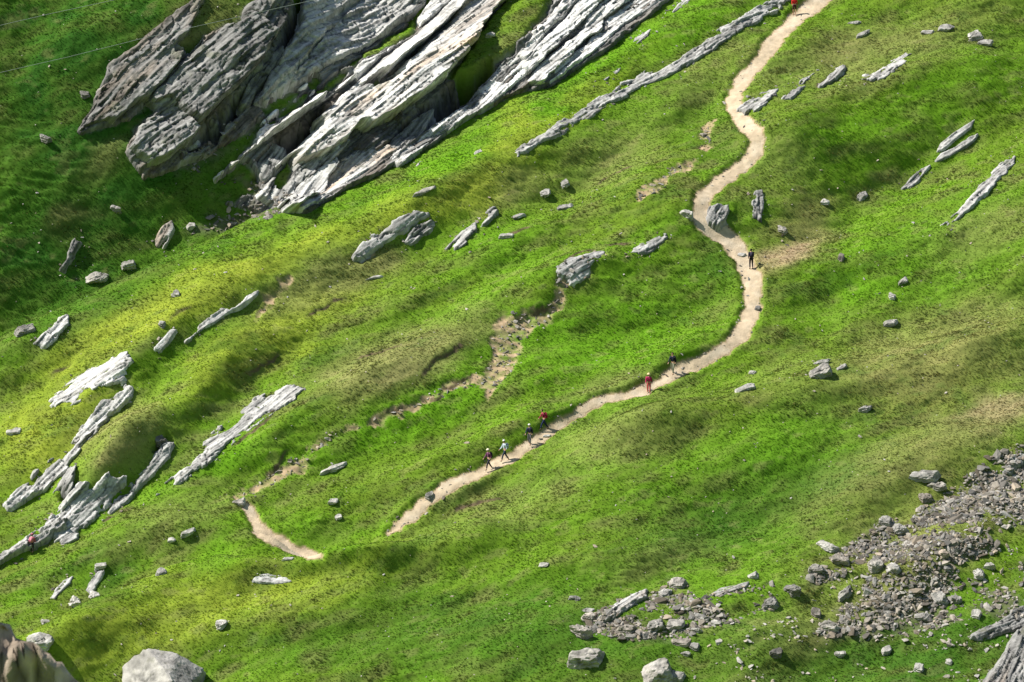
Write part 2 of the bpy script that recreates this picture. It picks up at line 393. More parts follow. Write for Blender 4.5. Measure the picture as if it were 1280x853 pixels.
SCREE = [  # polygon, density of stones per m2, ground cover share
 (PX("1015,792 1040,765 1075,745 1095,700 1140,648 1200,600 1262,562 1290,556 1290,650 1240,690 1190,715 1200,745 1150,760 1090,790 1050,800"), 46.0),
 (PX("1005,722 1050,690 1100,650 1130,640 1110,680 1060,715 1020,735"), 30.0),
 (PX("722,796 735,772 780,748 810,742 840,724 875,742 960,728 975,745 950,772 905,785 850,800 780,800"), 30.0),
 (PX("1100,760 1180,740 1290,700 1290,780 1230,770 1150,790 1080,800"), 16.0),
 (PX("850,853 900,790 1000,770 1020,740 1090,700 1290,560 1290,870 850,870"), 6.0),
 (PX("214,204 250,178 300,150 318,150 320,162 280,190 240,214 222,214"), 12.0),
 (PX("228,292 262,268 300,250 345,255 372,262 330,276 270,290"), 12.0),
 (PX("270,232 300,220 330,230 330,262 285,258"), 10.0),
 (PX("955,312 985,292 1010,282 1015,292 985,312"), 3.0),
]
SCRP = [castp(p) for p, _ in SCREE]
def clump_of(i): return {0: .27, 1: .34, 2: .42, 3: .42}.get(i, .42)
patch_w = []
for (u, v, ru, rv, an, kd, st) in PATCH:
    if u > 700 and kd in ('olive', 'brown'): st *= .72
    patch_w.append((u, v, math.cos(R(an)), math.sin(R(an)), ru, rv, C[kd], st))
def plant_colour(s, t, n):
    """colour of the ground cover, painted shade included, at points of the slope"""
    u, v = project(to_world(s, t, n))
    x, y = rot2(s, t, R(32))
    u = u+26*fbm(x/4, y/2.4, 3, 5); v = v+18*fbm(x/4, y/2.4, 3, 13)
    a = fbm(x/7, y/3.2, 4, 7)[..., None]; b = fbm(x/3.1, y/1.3, 4, 10)[..., None]; e = fbm(x/1.1, y/.6, 3, 14)[..., None]
    c = C['mid']*np.ones(s.shape+(3,))
    q = np.clip(.5+1.6*a, 0, 1); c = c*(1-.5*q)+C['lush']*.5*q
    q = np.clip(-1.4*b+.1, 0, 1); c = c*(1-.6*q)+C['olive']*.6*q
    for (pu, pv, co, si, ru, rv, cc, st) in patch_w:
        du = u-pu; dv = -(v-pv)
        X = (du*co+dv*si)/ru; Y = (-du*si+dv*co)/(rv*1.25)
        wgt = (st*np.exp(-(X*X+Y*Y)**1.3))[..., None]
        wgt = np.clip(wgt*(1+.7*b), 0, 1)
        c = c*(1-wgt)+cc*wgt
    q = np.clip(2.2*e*b+.0, 0, 1)
    c = c*(1+.20*b+.20*e)
    q = np.clip((b+.7*e-.42)*3, 0, 1); c = c*(1-.45*q)+C['olive']*.9*.45*q
    q = np.clip((-a+.5*e-.35)*3, 0, 1); c = c*(1-.4*q)+C['deep']*.4*q
    return np.clip(c, .004, 1)

# ------------------------------------------------------------------ rock masses
TOPS = []      # (bbox, function) used when things are set on top of the rock
class Slab:
    def __init__(s, pts, hl, hr, amp=.2, strike=None, tone=.36, brown=0., rough=0., wl=1.0, k=7.0, seed=0, lift=None, shear=.3, grow=0., carve=False, gm=None, flush=False):
        s.gm = GM_FLAT if gm is None else gm; s.flush = flush
        s.hl, s.hr, s.amp, s.tone, s.brown, s.rough, s.wl, s.k, s.seed = hl, hr, amp, tone, brown, rough, wl, k, seed
        lf = (hl+hr)/2 if lift is None else lift
        s.A = castp(pts, lf)
        c = s.A.mean(0); q = s.A-c
        if strike is None:
            wv, ve = np.linalg.eigh(q.T@q); e = ve[:, 1]
            if e[0] < 0: e = -e
            s.ang = math.atan2(e[1], e[0])
        else:
            P = plane_pts([(600, 400), (600+math.cos(R(strike)), 400-math.sin(R(strike)))]); d = P[1]-P[0]; s.ang = math.atan2(d[1], d[0])
        al, ac = rot2(s.A[:, 0]-c[0], s.A[:, 1]-c[1], s.ang)
        s.c = c; s.a0, s.a1 = ac.min(), ac.max(); s.shear = shear; s.grow = grow; s.carve = carve
        s.e = np.array([math.sin(s.ang), -math.cos(s.ang)])          # towards the lower right
        qq = (s.a1-ac)/(s.a1-s.a0)
        s.A = s.A-s.e[None]*(shear*(hl+(hr-hl)*qq)*.9)[:, None]
        al, ac = rot2(s.A[:, 0]-c[0], s.A[:, 1]-c[1], s.ang); s.a0, s.a1 = ac.min(), ac.max()
        s.box = (s.A[:, 0].min()-.5, s.A[:, 0].max()+.5, s.A[:, 1].min()-.5, s.A[:, 1].max()+.5)
    def h(s, S, T, full=False):
        k = s.seed*5
        x, y = rot2(S-s.c[0], T-s.c[1], s.ang)      # y + is up-left
        X = x+s.seed*13.7; Y = y+s.seed*7.1
        sd = poly_sdf(S, T, s.A)+s.grow
        if s.carve: sd = np.minimum(sd, -bil(gr_sd, S, T)*1.0-.2)
        big = min(.55, .12+.12*(s.a1-s.a0)/2)
        sd = sd+big*.55*fbm(X/1.6, Y/.7, 4, k)
        if s.flush: sd = sd+.10+.75*min(1, (s.a1-s.a0)/2.5)*fbm(X/1.5, Y/.6, 4, k+6, .6)-.5*smooth(.16, .4, fbm(X/2.6, Y/.8, 3, k+7))
        q = np.clip((s.a1-y)/(s.a1-s.a0), 0, 1)
        h = s.hl+(s.hr-s.hl)*q
        w1 = Y/(1.25*s.wl)+.9*fbm(X/15, Y/5, 3, k+1); f1 = w1-np.floor(w1); f1 = 1-f1
        r1 = vnoise(X/6+np.floor(w1)*5.3, np.floor(w1)*3.7+.5, k+2)
        w2 = Y/(.40*s.wl)+1.3*fbm(X/11, Y/3, 3, k+3); f2 = 1-(w2-np.floor(w2))
        r2 = vnoise(X/2.2+np.floor(w2)*5.3, np.floor(w2)*3.7+.5, k+4)
        gate = smooth(.25, .7, vnoise(X/4, Y/3, k+5))
        def blk(ln, lay, kk):                        # joint blocks: sharp steps along each bed
            j = np.floor(lay).astype(np.int64); o = _T[kk % 16][(j*7) & 255, (j*3+11) & 255]*9
            i = np.floor(X/ln+o+.25*fbm(Y/.8, X/4, 2, kk)).astype(np.int64)
            return _T[(kk+1) % 16][i & 255, (j*5) & 255]
        b1 = blk(3.4*s.wl, w1, k+5); b2 = blk(1.5*s.wl, w2, k+9)
        d = s.amp*(1.4*b1+1.0*b2+.8*(f1**1.6)*(.4+r1)+.9*r1+.9*(f2**1.3)*(.3+r2)*(.35+.65*gate)+.4*r2)
        # cross joints
        w3 = X/(2.6*s.wl)+.8*fbm(X/3, Y/3, 2, k+6)+np.floor(w1)*.37; f3 = np.abs(w3-np.round(w3))
        d = d-s.amp*.9*(1-smooth(.0, .045, f3))*smooth(.35, .6, vnoise(X/3, Y/2, k+7))
        d = d+.07*fbm(X/2.2, Y/.20, 4, k+8, .6)*(1+s.rough)
        if s.rough:
            b = fbm(X/2.4, Y/1.5, 4, k+9); d = d+.6*s.rough*(.7*b-.8*np.abs(fbm(X/1.9, Y/.9, 5, k+12, .6))-.35*np.abs(fbm(X/.7, Y/.3, 4, k+14, .6)))
        cr = 1-smooth(0, .05, np.abs(fbm(X/3.5, Y/.9, 3, k+10)))
        d = d-.16*cr*(s.amp > .05)
        base = np.minimum(h+d, sd*s.k+.12)
        if full: return base, sd, (.5*r1+.5*b1, .4*r2+.6*b2, f1, f2, cr, X, Y)
        return base
    def top(s, S, T):
        return bil(s.gm, S, T)+s.h(S, T)
    def mesh(s, res=.085):
        x0, x1, y0, y1 = s.box
        S, T = np.meshgrid(np.arange(x0, x1, res), np.arange(y0, y1, res), indexing='ij')
        hh, sd, (r1, r2, f1, f2, cr, X, Y) = s.h(S, T, True)
        hh = np.maximum(hh, -.7); n = bil(s.gm, S, T)+hh
        wall = (1-smooth(.0, .6, sd))*np.clip(hh, 0, 1)
        off = s.shear*np.clip(hh, 0, 9)+.28*wall*fbm(X/.8, hh/.45, 4, 3, .6)
        S = S+s.e[0]*off; T = T+s.e[1]*off
        keep = sd > -.22
        F = grid_faces(*S.shape)
        kv = keep.ravel(); F = F[kv[F].any(1)]
        used = np.unique(F); idx = np.full(S.size, -1); idx[used] = np.arange(len(used))
        V = to_world(S.ravel(), T.ravel(), n.ravel())[used]
        k = s.seed*5
        tone = s.tone*(1+.40*(r1-.5)+.45*(r2-.5)+.95*fbm(X/4.5, Y/.20, 5, k+11, .7)+.35*fbm(X/5, Y/3, 3, k+12)+.35*fbm(X/.5, Y/.3+hh, 3, k+2, .65))
        tone = tone*(1-.60*cr)*(1-.45*smooth(.86, .98, np.maximum(f2, 0)))*(1-.4*smooth(.93, 1, f1))
        col = tone[..., None]*np.array([1.0, .98, .94])
        br = np.clip(s.brown+.95*fbm(X/6, Y/.8, 4, k+13)-.12, 0, 1)[..., None]
        if s.brown > 0: col = col*(1-br)+tone[..., None]*np.array([1.02, .74, .50])*br*.92+0*col
        li = np.clip((fbm(X/1.3, Y/1.0, 4, k+3)-.42)*4, 0, 1)[..., None]*.5      # lichen and moss
        col = col*(1-li)+np.array([.16, .165, .11])*li
        me = grid_mesh('rock', V, idx[F], np.clip(col.reshape(-1, 3)[used], .02, .8), M_ROCK)
        return me
def rock_slab(name, pts, parent=None, res=.085, **kw):
    s = Slab(PX(pts) if isinstance(pts, str) else pts, **kw)
    me = s.mesh(res); o = link(name, me, parent); TOPS.append(s)
    return o
def thing(o, label, cat, group=None):
    o['label'] = label; o['category'] = cat
    if group: o['group'] = group
    return o

gr_sd = np.full(GS.shape, -99.0)
for A in CGP: gr_sd = np.maximum(gr_sd, grid_sdf(A, 1.5, .5))
crag = bpy.data.objects.new('rock_crag', None)
thing(crag, 'huge layered grey rock crag with dark overhangs across the top of the hillside', 'cliff')
COL.objects.link(crag)
CR = [  # outline, options
 (" ".join("%g,%g" % q for q in CRAG_OUT), dict(hl=.02, hr=.02, amp=.24, tone=.15, brown=.18, rough=.05, seed=29, strike=38, gm=GM)),  # base slab: tone darkened to paint shade into clefts and overhangs
 ("102,162 121,138 126,112 144,101 140,87 163,73 191,52 212,47 219,30 245,19 250,26 231,45 217,59 215,72 229,70 210,100 187,127 168,131 142,152 128,150 114,155", dict(hl=.2, hr=1.5, amp=.22, tone=.21, brown=.25, rough=.3, seed=1)),
 ("215,59 231,45 264,20 268,26 259,38 252,47 245,54 227,63", dict(hl=.1, hr=.7, amp=.15, tone=.27, seed=2)),
 ("189,127 198,112 222,86 250,56 287,28 316,14 330,28 348,49 344,63 325,87 302,112 278,133 252,160 241,152 227,136 212,122", dict(hl=1.0, hr=2.3, amp=.13, tone=.22, rough=.6, seed=3, k=9)),
 ("311,12 309,-8 318,-22 372,-22 364,14 355,42 346,52 328,30", dict(hl=1.0, hr=2.2, amp=.15, tone=.17, rough=.5, seed=4, k=9)),
 ("161,180 163,164 189,145 187,129 212,122 227,138 240,158 248,168 238,182 212,200 189,210 170,190", dict(hl=.8, hr=1.5, amp=.2, tone=.25, rough=.6, seed=5, k=8)),
 ("225,172 229,150 240,160 249,170 240,178 230,180", dict(hl=2.2, hr=2.7, amp=.1, tone=.30, rough=.2, seed=6)),
 ("303,132 309,110 340,75 352,62 352,70 335,95 318,120 308,136", dict(hl=.1, hr=.7, amp=.2, tone=.24, rough=.3, seed=7)),
 ("320,132 340,100 362,62 380,28 384,-22 470,-22 440,10 405,45 382,75 360,105 345,125 330,137", dict(hl=.5, hr=1.2, amp=.26, tone=.30, rough=.35, seed=8, strike=42)),
 ("382,78 410,45 445,10 475,-22 540,-22 529,5 512,21 487,37 463,54 426,74 395,94 360,113 366,100", dict(hl=.7, hr=1.1, amp=.28, tone=.34, rough=.55, seed=9, strike=38)),
 ("310,170 345,140 375,112 392,100 398,112 372,130 345,158 322,176", dict(hl=.3, hr=.8, amp=.12, tone=.46, rough=.1, seed=10)),
 ("279,222 297,198 319,172 335,166 358,148 398,116 424,98 445,93 438,107 410,126 370,156 344,172 312,191 295,210", dict(hl=1.0, hr=2.5, amp=.12, tone=.46, seed=11, k=12)),
 ("318,216 328,196 342,181 356,190 345,210 332,224 322,224", dict(hl=.3, hr=.8, amp=.07, tone=.27, seed=12)),
 ("402,146 425,126 440,112 452,112 440,122 420,140 408,152", dict(hl=.8, hr=1.2, amp=.3, tone=.42, seed=13)),
 ("447,103 470,80 491,59 529,30 559,2 580,-22 612,-22 580,8 562,26 529,57 522,64 491,88 470,98 454,106", dict(hl=.7, hr=2.5, amp=.10, tone=.48, seed=14, k=12)),
 ("440,92 470,70 500,46 520,28 540,2 558,-22 582,-22 558,4 528,30 490,60 462,84 446,100", dict(hl=.4, hr=1.0, amp=.18, tone=.42, seed=15, strike=37)),
 ("352,206 380,180 407,156 404,146 437,118 454,110 491,90 524,68 533,54 562,28 594,-22 650,-22 616,12 604,35 599,54 585,75 557,103 529,124 498,145 467,161 450,158 434,178 400,196 372,206", dict(hl=.7, hr=2.6, amp=.22, tone=.45, brown=.30, seed=16, strike=37, k=10)),
 ("462,165 480,155 500,143 500,158 488,176 470,190 452,190 440,186 450,172", dict(hl=.1, hr=.5, amp=.25, tone=.12, rough=.3, brown=.2, seed=17)),  # dark tone paints the shade of the hollow under the overhang
 ("484,190 496,172 520,150 540,140 528,165 510,186 494,198", dict(hl=.1, hr=.5, amp=.22, tone=.22, rough=.2, seed=18)),
 ("323,245 345,220 360,200 384,182 424,173 435,178 424,192 410,206 391,222 377,232 366,236 356,254 340,254", dict(hl=.5, hr=1.5, amp=.28, tone=.40, seed=19, strike=40)),
 ("366,240 378,226 396,212 418,198 422,204 410,220 396,238 376,256 362,256", dict(hl=1.5, hr=2.2, amp=.12, tone=.38, seed=20, strike=40, k=10)),
 ("360,262 391,238 419,208 447,192 483,186 494,190 466,212 438,228 410,245 379,263", dict(hl=.2, hr=.5, amp=.16, tone=.40, brown=.35, seed=21, strike=38)),
 ("487,200 519,175 559,150 583,134 604,108 626,84 660,52 668,60 672,84 640,108 613,131 566,158 533,180 500,206", dict(hl=.2, hr=.65, amp=.16, tone=.46, seed=22, strike=39)),
 ("647,72 663,45 691,19 712,-10 730,-14 712,12 691,32 672,54 656,77", dict(hl=.5, hr=1.0, amp=.22, tone=.42, seed=23, strike=42)),
 ("654,86 661,72 691,40 710,23 735,-14 766,-14 740,14 729,26 698,55 677,78 662,92", dict(hl=.5, hr=1.5, amp=.12, tone=.52, seed=24, strike=42, k=10)),
 ("661,103 680,80 703,61 731,38 735,20 768,-14 790,-14 772,12 752,24 752,40 733,47 710,72 691,89 677,104", dict(hl=.4, hr=1.4, amp=.14, tone=.50, seed=25, strike=42, k=10)),
 ("675,105 705,79 733,58 752,40 762,19 790,-14 838,-14 822,2 806,14 780,30 757,52 738,68 710,86 687,104", dict(hl=.3, hr=.8, amp=.12, tone=.53, seed=26, strike=40)),
]
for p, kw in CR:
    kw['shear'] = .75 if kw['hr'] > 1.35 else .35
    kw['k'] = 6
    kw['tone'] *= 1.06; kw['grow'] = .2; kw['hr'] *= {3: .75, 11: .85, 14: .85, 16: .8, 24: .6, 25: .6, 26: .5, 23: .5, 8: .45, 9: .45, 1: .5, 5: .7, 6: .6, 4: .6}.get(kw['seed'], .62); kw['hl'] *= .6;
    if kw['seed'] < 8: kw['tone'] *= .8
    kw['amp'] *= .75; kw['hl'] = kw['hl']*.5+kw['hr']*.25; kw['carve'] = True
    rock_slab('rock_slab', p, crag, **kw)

OUT = [  # outcrops of bedrock in the turf
 ("long thin grey rock rib running diagonally below the big crag", "645,192 668,176 690,160 712,146 735,136 752,124 770,112 800,96 830,84 850,70 880,54 905,36 940,14 975,-6 990,-4 968,16 935,32 905,52 872,74 845,90 815,102 780,122 760,132 740,144 712,156 690,170 665,184 648,196", dict(hl=.25, hr=.55, amp=.10, tone=.40, wl=.6, seed=30)),
 ("narrow pale slab ribbed lengthwise, upper left of a split rock pair", "443,323 452,308 465,294 480,283 498,272 520,266 534,268 520,276 508,286 492,294 478,303 462,314 450,325", dict(hl=.15, hr=.5, amp=.12, tone=.43, seed=31)),
 ("split pale rock with a dark cleft through it on olive turf", "507,305 511,294 522,284 540,280 538,288 526,298 515,308", dict(hl=.35, hr=.6, amp=.14, tone=.42, wl=.6, seed=32)),
 ("tilted grey rock with shadow on its left, lower of two touching rocks", "560,311 568,298 580,286 594,281 597,290 586,302 574,311", dict(hl=.5, hr=.6, amp=.10, tone=.38, wl=.7, seed=33)),
 ("small jagged grey rock just above right of the tilted grey rock", "598,284 600,272 618,262 622,267 610,278", dict(hl=.4, hr=.6, amp=.14, tone=.38, wl=.7, seed=34)),
 ("broad bright white slab alone in green turf near the left edge", "65,506 72,492 88,480 102,468 122,457 145,448 160,440 163,452 152,470 135,480 118,486 104,487 98,500 84,506 76,500", dict(hl=.2, hr=.55, amp=.07, tone=.55, wl=1.3, seed=35)),
 ("long broken white rock ledge descending to the left edge of the hillside", "162,487 164,496 150,508 135,520 128,532 112,546 100,562 88,578 80,590 66,600 58,612 42,622 14,636 10,632 24,612 42,604 44,594 62,580 78,574 86,562 98,546 112,530 122,516 132,504 148,494", dict(hl=.3, hr=.7, amp=.14, tone=.50, wl=.8, seed=36)),
 ("dark hollowed rock just right of the white ledge", "62,610 72,600 84,590 96,584 92,600 84,612 70,614", dict(hl=.4, hr=1.3, amp=.15, tone=.30, wl=.7, seed=37)),
 ("large smooth pale slab above the hiker at the lower left", "68,672 64,655 72,640 84,626 100,616 120,606 136,600 151,598 148,610 138,622 126,636 116,648 104,660 92,672 80,678", dict(hl=.2, hr=.8, amp=.08, tone=.50, wl=.9, seed=38)),
 ("thin broken pale ledge along the upper side of the large smooth slab", "62,650 72,632 86,618 100,606 110,606 98,618 84,632 72,648", dict(hl=.5, hr=.7, amp=.18, tone=.46, wl=.6, seed=39)),
 ("narrow grey rock strip leading down from a dark hole in the turf", "216,556 210,572 196,590 182,606 166,616 150,632 138,642 144,626 158,610 174,600 184,584 196,568 206,556", dict(hl=.2, hr=.55, amp=.09, tone=.43, wl=.6, seed=40)),
 ("long bent grey slab strip ending in a broad smooth upper tip", "382,487 366,500 344,508 334,520 322,534 302,546 284,558 272,574 250,586 226,602 196,618 216,600 240,584 254,566 258,550 276,538 294,528 302,512 318,500 344,492 366,486", dict(hl=.15, hr=.5, amp=.11, tone=.42, wl=.8, seed=41)),
 ("long thin white rock edge on the yellow turf left of centre", "233,428 246,412 262,398 284,384 306,372 322,365 320,372 302,382 284,392 266,406 248,418", dict(hl=.2, hr=.4, amp=.09, tone=.47, wl=.6, seed=42)),
 ("low stepped grey rock ledges at the left edge under the hiker", "-14,706 4,692 22,682 40,668 56,658 70,650 86,652 84,664 68,668 60,678 44,686 28,690 12,702 -6,712", dict(hl=.4, hr=1.0, amp=.26, tone=.36, wl=.7, seed=43)),
 ("flat white slab lying in the green turf below the lower path bend", "316,727 322,718 340,717 356,720 364,727 350,730 330,729", dict(hl=.2, hr=.3, amp=.04, tone=.52, seed=44)),
 ("grey forked rock patch left of the upper path bend", "784,316 800,306 812,305 826,294 840,296 824,306 812,316 800,318", dict(hl=.15, hr=.3, amp=.09, tone=.42, wl=.6, seed=45)),
 ("smooth pale slab at the head of the eroded gully", "698,334 714,326 732,320 750,315 755,318 740,326 732,340 724,350 708,350 700,344", dict(hl=.1, hr=.25, amp=.06, tone=.46, wl=.8, seed=46)),
 ("long slender pale slab on the right slope, longest one near the right edge", "1160,298 1178,282 1196,266 1216,246 1236,224 1252,206 1266,196 1266,206 1252,222 1236,236 1218,254 1198,272 1180,286 1166,298", dict(hl=.2, hr=.5, amp=.10, tone=.44, wl=.6, seed=47)),
 ("upper strip of a double grey ledge in the upper right turf", "1170,192 1176,180 1196,164 1218,150 1214,160 1196,174 1180,188", dict(hl=.2, hr=.45, amp=.09, tone=.42, wl=.6, seed=48)),
 ("lower strip of a double grey ledge in the upper right turf", "1168,202 1176,192 1196,184 1212,172 1222,168 1216,178 1200,188 1184,198 1170,204", dict(hl=.2, hr=.45, amp=.09, tone=.42, wl=.6, seed=49)),
 ("small narrow ledge left below the double grey ledge", "1128,236 1140,222 1152,212 1162,208 1152,220 1140,232", dict(hl=.15, hr=.35, amp=.07, tone=.40, wl=.6, seed=50)),
 ("grey wedge rock with dark stripes right of the upper path", "1026,108 1036,96 1046,86 1056,84 1052,92 1040,104", dict(hl=.2, hr=.5, amp=.12, tone=.36, wl=.5, seed=51)),
 ("pale curved ledge under an olive bank in the upper right", "1078,94 1096,92 1110,82 1124,72 1134,68 1128,80 1114,90 1096,98 1082,100", dict(hl=.1, hr=.3, amp=.07, tone=.42, wl=.6, seed=52)),
 ("low streaked ledge between the upper path and the striped wedge rock", "980,124 990,112 1004,100 1018,92 1014,102 1000,112 988,124", dict(hl=.15, hr=.35, amp=.10, tone=.36, wl=.5, seed=53)),
 ("grey slab cutting into the right edge of the upper path", "924,136 936,126 952,118 968,112 972,118 962,128 948,136 932,140", dict(hl=.25, hr=.5, amp=.10, tone=.42, wl=.6, seed=54)),
 ("blue grey jagged rock inside the sharp bend of the path", "884,272 888,260 898,258 908,262 906,276 898,284 888,280", dict(hl=.5, hr=1.1, amp=.18, tone=.33, wl=.5, rough=.3, seed=55)),
 ("upright narrow grey rib on the turf right of the path bend", "942,274 940,256 946,242 952,240 954,256 950,276", dict(hl=.2, hr=.5, amp=.10, tone=.36, wl=.5, seed=56)),
 ("thin white streak of rock parallel to the crag, upper centre", "790,52 800,44 812,38 808,46 796,54", dict(hl=.15, hr=.25, amp=.05, tone=.50, wl=.5, seed=57)),
 ("short pale rock tongue at the top edge beside the crag", "834,16 846,4 858,-8 868,-6 856,6 842,18", dict(hl=.15, hr=.3, amp=.05, tone=.48, wl=.6, seed=58)),
 ("thin pale streak of rock just left of the yellow turf, below the crag", "750,98 762,90 776,82 772,90 758,100", dict(hl=.15, hr=.2, amp=.05, tone=.46, wl=.5, seed=59)),
 ("dark bluish rock stump in the shaded slope at the left", "74,338 76,322 82,308 92,298 104,294 102,304 94,316 86,330 80,342", dict(hl=.5, hr=1.1, amp=.2, tone=.24, wl=.6, rough=.3, seed=60)),
 ("tan pointed rock leaning in the green gully on the left", "197,308 200,294 206,284 214,279 218,288 212,300 204,310", dict(hl=.6, hr=1.1, amp=.1, tone=.40, brown=.2, wl=.8, seed=61)),
 ("white flat rocks at the top of the left ridge edge", "42,430 54,420 66,410 76,398 84,396 82,406 74,418 64,430 50,434", dict(hl=.2, hr=.5, amp=.12, tone=.48, wl=.6, seed=62)),
 ("slim white rock on the yellow turf under the left ridge", "194,436 204,424 216,412 220,414 210,428 200,438", dict(hl=.2, hr=.35, amp=.06, tone=.47, wl=.6, seed=63)),
 ("thin curved white rock edge, lower left turf", "64,748 70,738 80,728 90,722 86,730 76,740 68,750", dict(hl=.1, hr=.3, amp=.05, tone=.45, wl=.5, seed=64)),
 ("tall slim pale rock beside the dark green dip, lower left", "110,738 114,728 122,718 129,714 126,722 118,734 112,740", dict(hl=.2, hr=.4, amp=.07, tone=.46, wl=.5, seed=65)),
 ("grey tilted slab above the rock mass in the bottom right corner", "1216,798 1224,788 1244,778 1262,768 1280,762 1296,764 1290,782 1270,790 1250,792 1232,794 1222,800", dict(hl=.3, hr=.8, amp=.12, tone=.30, wl=.8, seed=66)),
 ("rugged grey rock mass with an orange stain in the bottom right corner", "1226,875 1232,850 1246,832 1258,814 1268,798 1284,786 1310,780 1310,880", dict(hl=1.2, hr=2.4, amp=.22, tone=.27, brown=.12, rough=.6, wl=1.1, seed=67)),
 ("smooth dark grey bedrock strip at the right edge above the scree", "1254,590 1262,576 1276,564 1296,556 1296,570 1280,580 1264,592", dict(hl=.2, hr=.5, amp=.08, tone=.26, seed=68)),
 ("pale slab lying along the top of the scree cluster at the bottom centre", "888,744 900,736 920,732 936,728 934,734 916,740 900,748", dict(hl=.5, hr=.8, amp=.06, tone=.40, brown=.15, wl=.7, seed=69)),
 ("broken pale ledge on the left end of the lower scree cluster", "752,772 770,758 786,746 806,740 808,748 792,756 776,766 758,776", dict(hl=.5, hr=.9, amp=.16, tone=.38, brown=.1, wl=.5, rough=.15, seed=70)),
]
for lab, p, kw in OUT:
    kw['hl'] = -.05; kw['hr'] *= .12; kw['tone'] *= .82; kw['k'] = 2.2; kw['tone'] *= 1.0; kw['lift'] = 0; kw['amp'] *= .8; kw['flush'] = kw['seed'] not in (67, 44, 48, 49, 69); kw['wl'] = kw.get('wl', 1)*.8
    if kw['seed'] == 67: kw['hr'] *= 5; kw['hl'] = .5; kw['k'] = 4; kw['amp'] *= 1.2
    thing(rock_slab('rock_outcrop', p, None, **kw), lab, 'rock outcrop')

def top_n(s, t):
    """height of whatever solid surface is at (s,t)"""
    s = np.atleast_1d(s).astype(float); t = np.atleast_1d(t).astype(float)
    n = bil(G, s, t); rk = np.zeros(len(s), bool)
    for sl in TOPS:
        x0, x1, y0, y1 = sl.box
        m = (s > x0) & (s < x1) & (t > y0) & (t < y1)
        if m.any():
            v = sl.top(s[m], t[m]); b = n[m]; r = rk[m]; q = v > b+.02
            b[q] = v[q]; r[q] = True; n[m] = b; rk[m] = r
    return n, rk

# ------------------------------------------------------------------ ground sheet
def geo(lo, hi, core, ratio=1.22, reach=900):
    a = list(core); st = DS; p = a[-1]
    up = []
    while p < hi: st *= ratio; p += st; up.append(p)
    st = DS; p = a[0]; dn = []
    while p > lo: st *= ratio; p -= st; dn.append(p)
    return np.array(dn[::-1]+a+up), len(dn)
xs, ox = geo(-700, 700, gs); ts, ot = geo(-190, 650, gt)
XS, TS = np.meshgrid(xs, ts, indexing='ij')
NN = np.zeros(XS.shape)
ring = np.ones(XS.shape, bool); ring[ox:ox+len(gs), ot:ot+len(gt)] = False
edge_n = macro(XS[ring], TS[ring])
NN[ring] = edge_n
NN[ox:ox+len(gs), ot:ot+len(gt)] = G
cr_sd = grid_sdf(CRAGP, 2, .5)
col = np.zeros(XS.shape+(3,)); col[ring] = C['mid']
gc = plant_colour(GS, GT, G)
dirt = np.clip(smooth(-.25, .1, SSD)*(.55+.9*fbm(GS/.8, GT/.5, 3, 2)+.2), 0, 1)[..., None]
gc = gc*(1-dirt)+(C['soil']*(1+.35*fbm(GS/.6, GT/.35, 3, 6))[..., None])*dirt
bq = np.clip(BKC*1.3, 0, 1)[..., None]; gc = gc*(1-bq)+np.array([.13, .095, .06])*bq
rk = (smooth(-.3, .3, cr_sd)*(1-smooth(-.5, .2, gr_sd)))[..., None]
rkc = (.22*(1+.5*fbm(GS/.7, GT/.4, 4, 9)))[..., None]*np.array([1.05, .97, .88])
gc = gc*(1-rk)+rkc*rk
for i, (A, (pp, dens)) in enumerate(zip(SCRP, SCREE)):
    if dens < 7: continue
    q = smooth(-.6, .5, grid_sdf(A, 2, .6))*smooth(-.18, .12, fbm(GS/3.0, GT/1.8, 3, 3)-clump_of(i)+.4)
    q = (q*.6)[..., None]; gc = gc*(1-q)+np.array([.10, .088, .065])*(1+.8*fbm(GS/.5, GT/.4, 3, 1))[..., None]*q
pe = smooth(-.16, .02, PSD)[..., None]
gc = gc*(1-pe)+C['soil']*pe
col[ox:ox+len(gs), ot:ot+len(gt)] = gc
V = to_world(XS.ravel(), TS.ravel(), NN.ravel())
hill = link('hillside', grid_mesh('hillside', V, grid_faces(*XS.shape), np.clip(col.reshape(-1, 3), .004, .9), M_GROUND), kind='structure')

# valley floor and the camera's own side of the valley
vx = np.linspace(-900, 900, 90); vy = np.linspace(-1500, 120, 110)
VX, VY = np.meshgrid(vx, vy, indexing='ij')
camz = CAM[2]
floor_z = -88+6*fbm(VX/150, VY/150, 3, 3)
near = camz-2.2+(-470-VY)*.38-6*np.exp(-((VY+470)/60)**2)*0
near = np.where(VY > -474, camz-2.2-(VY+474)*.42, camz-2.2+(-474-VY)*.30)
VZ = np.maximum(floor_z, near+np.clip(np.abs(VY+470)/60, 0, 1)*3*fbm(VX/30, VY/30, 3, 5))
Vv = np.stack([VX, VY, VZ], -1).reshape(-1, 3)
vc = np.tile(C['mid'], (len(Vv), 1))*(1+.3*fbm(VX/12, VY/12, 3, 2)).reshape(-1, 1)
link('valley_ground', grid_mesh('valley', Vv, grid_faces(*VX.shape), vc, M_GROUND), kind='structure')

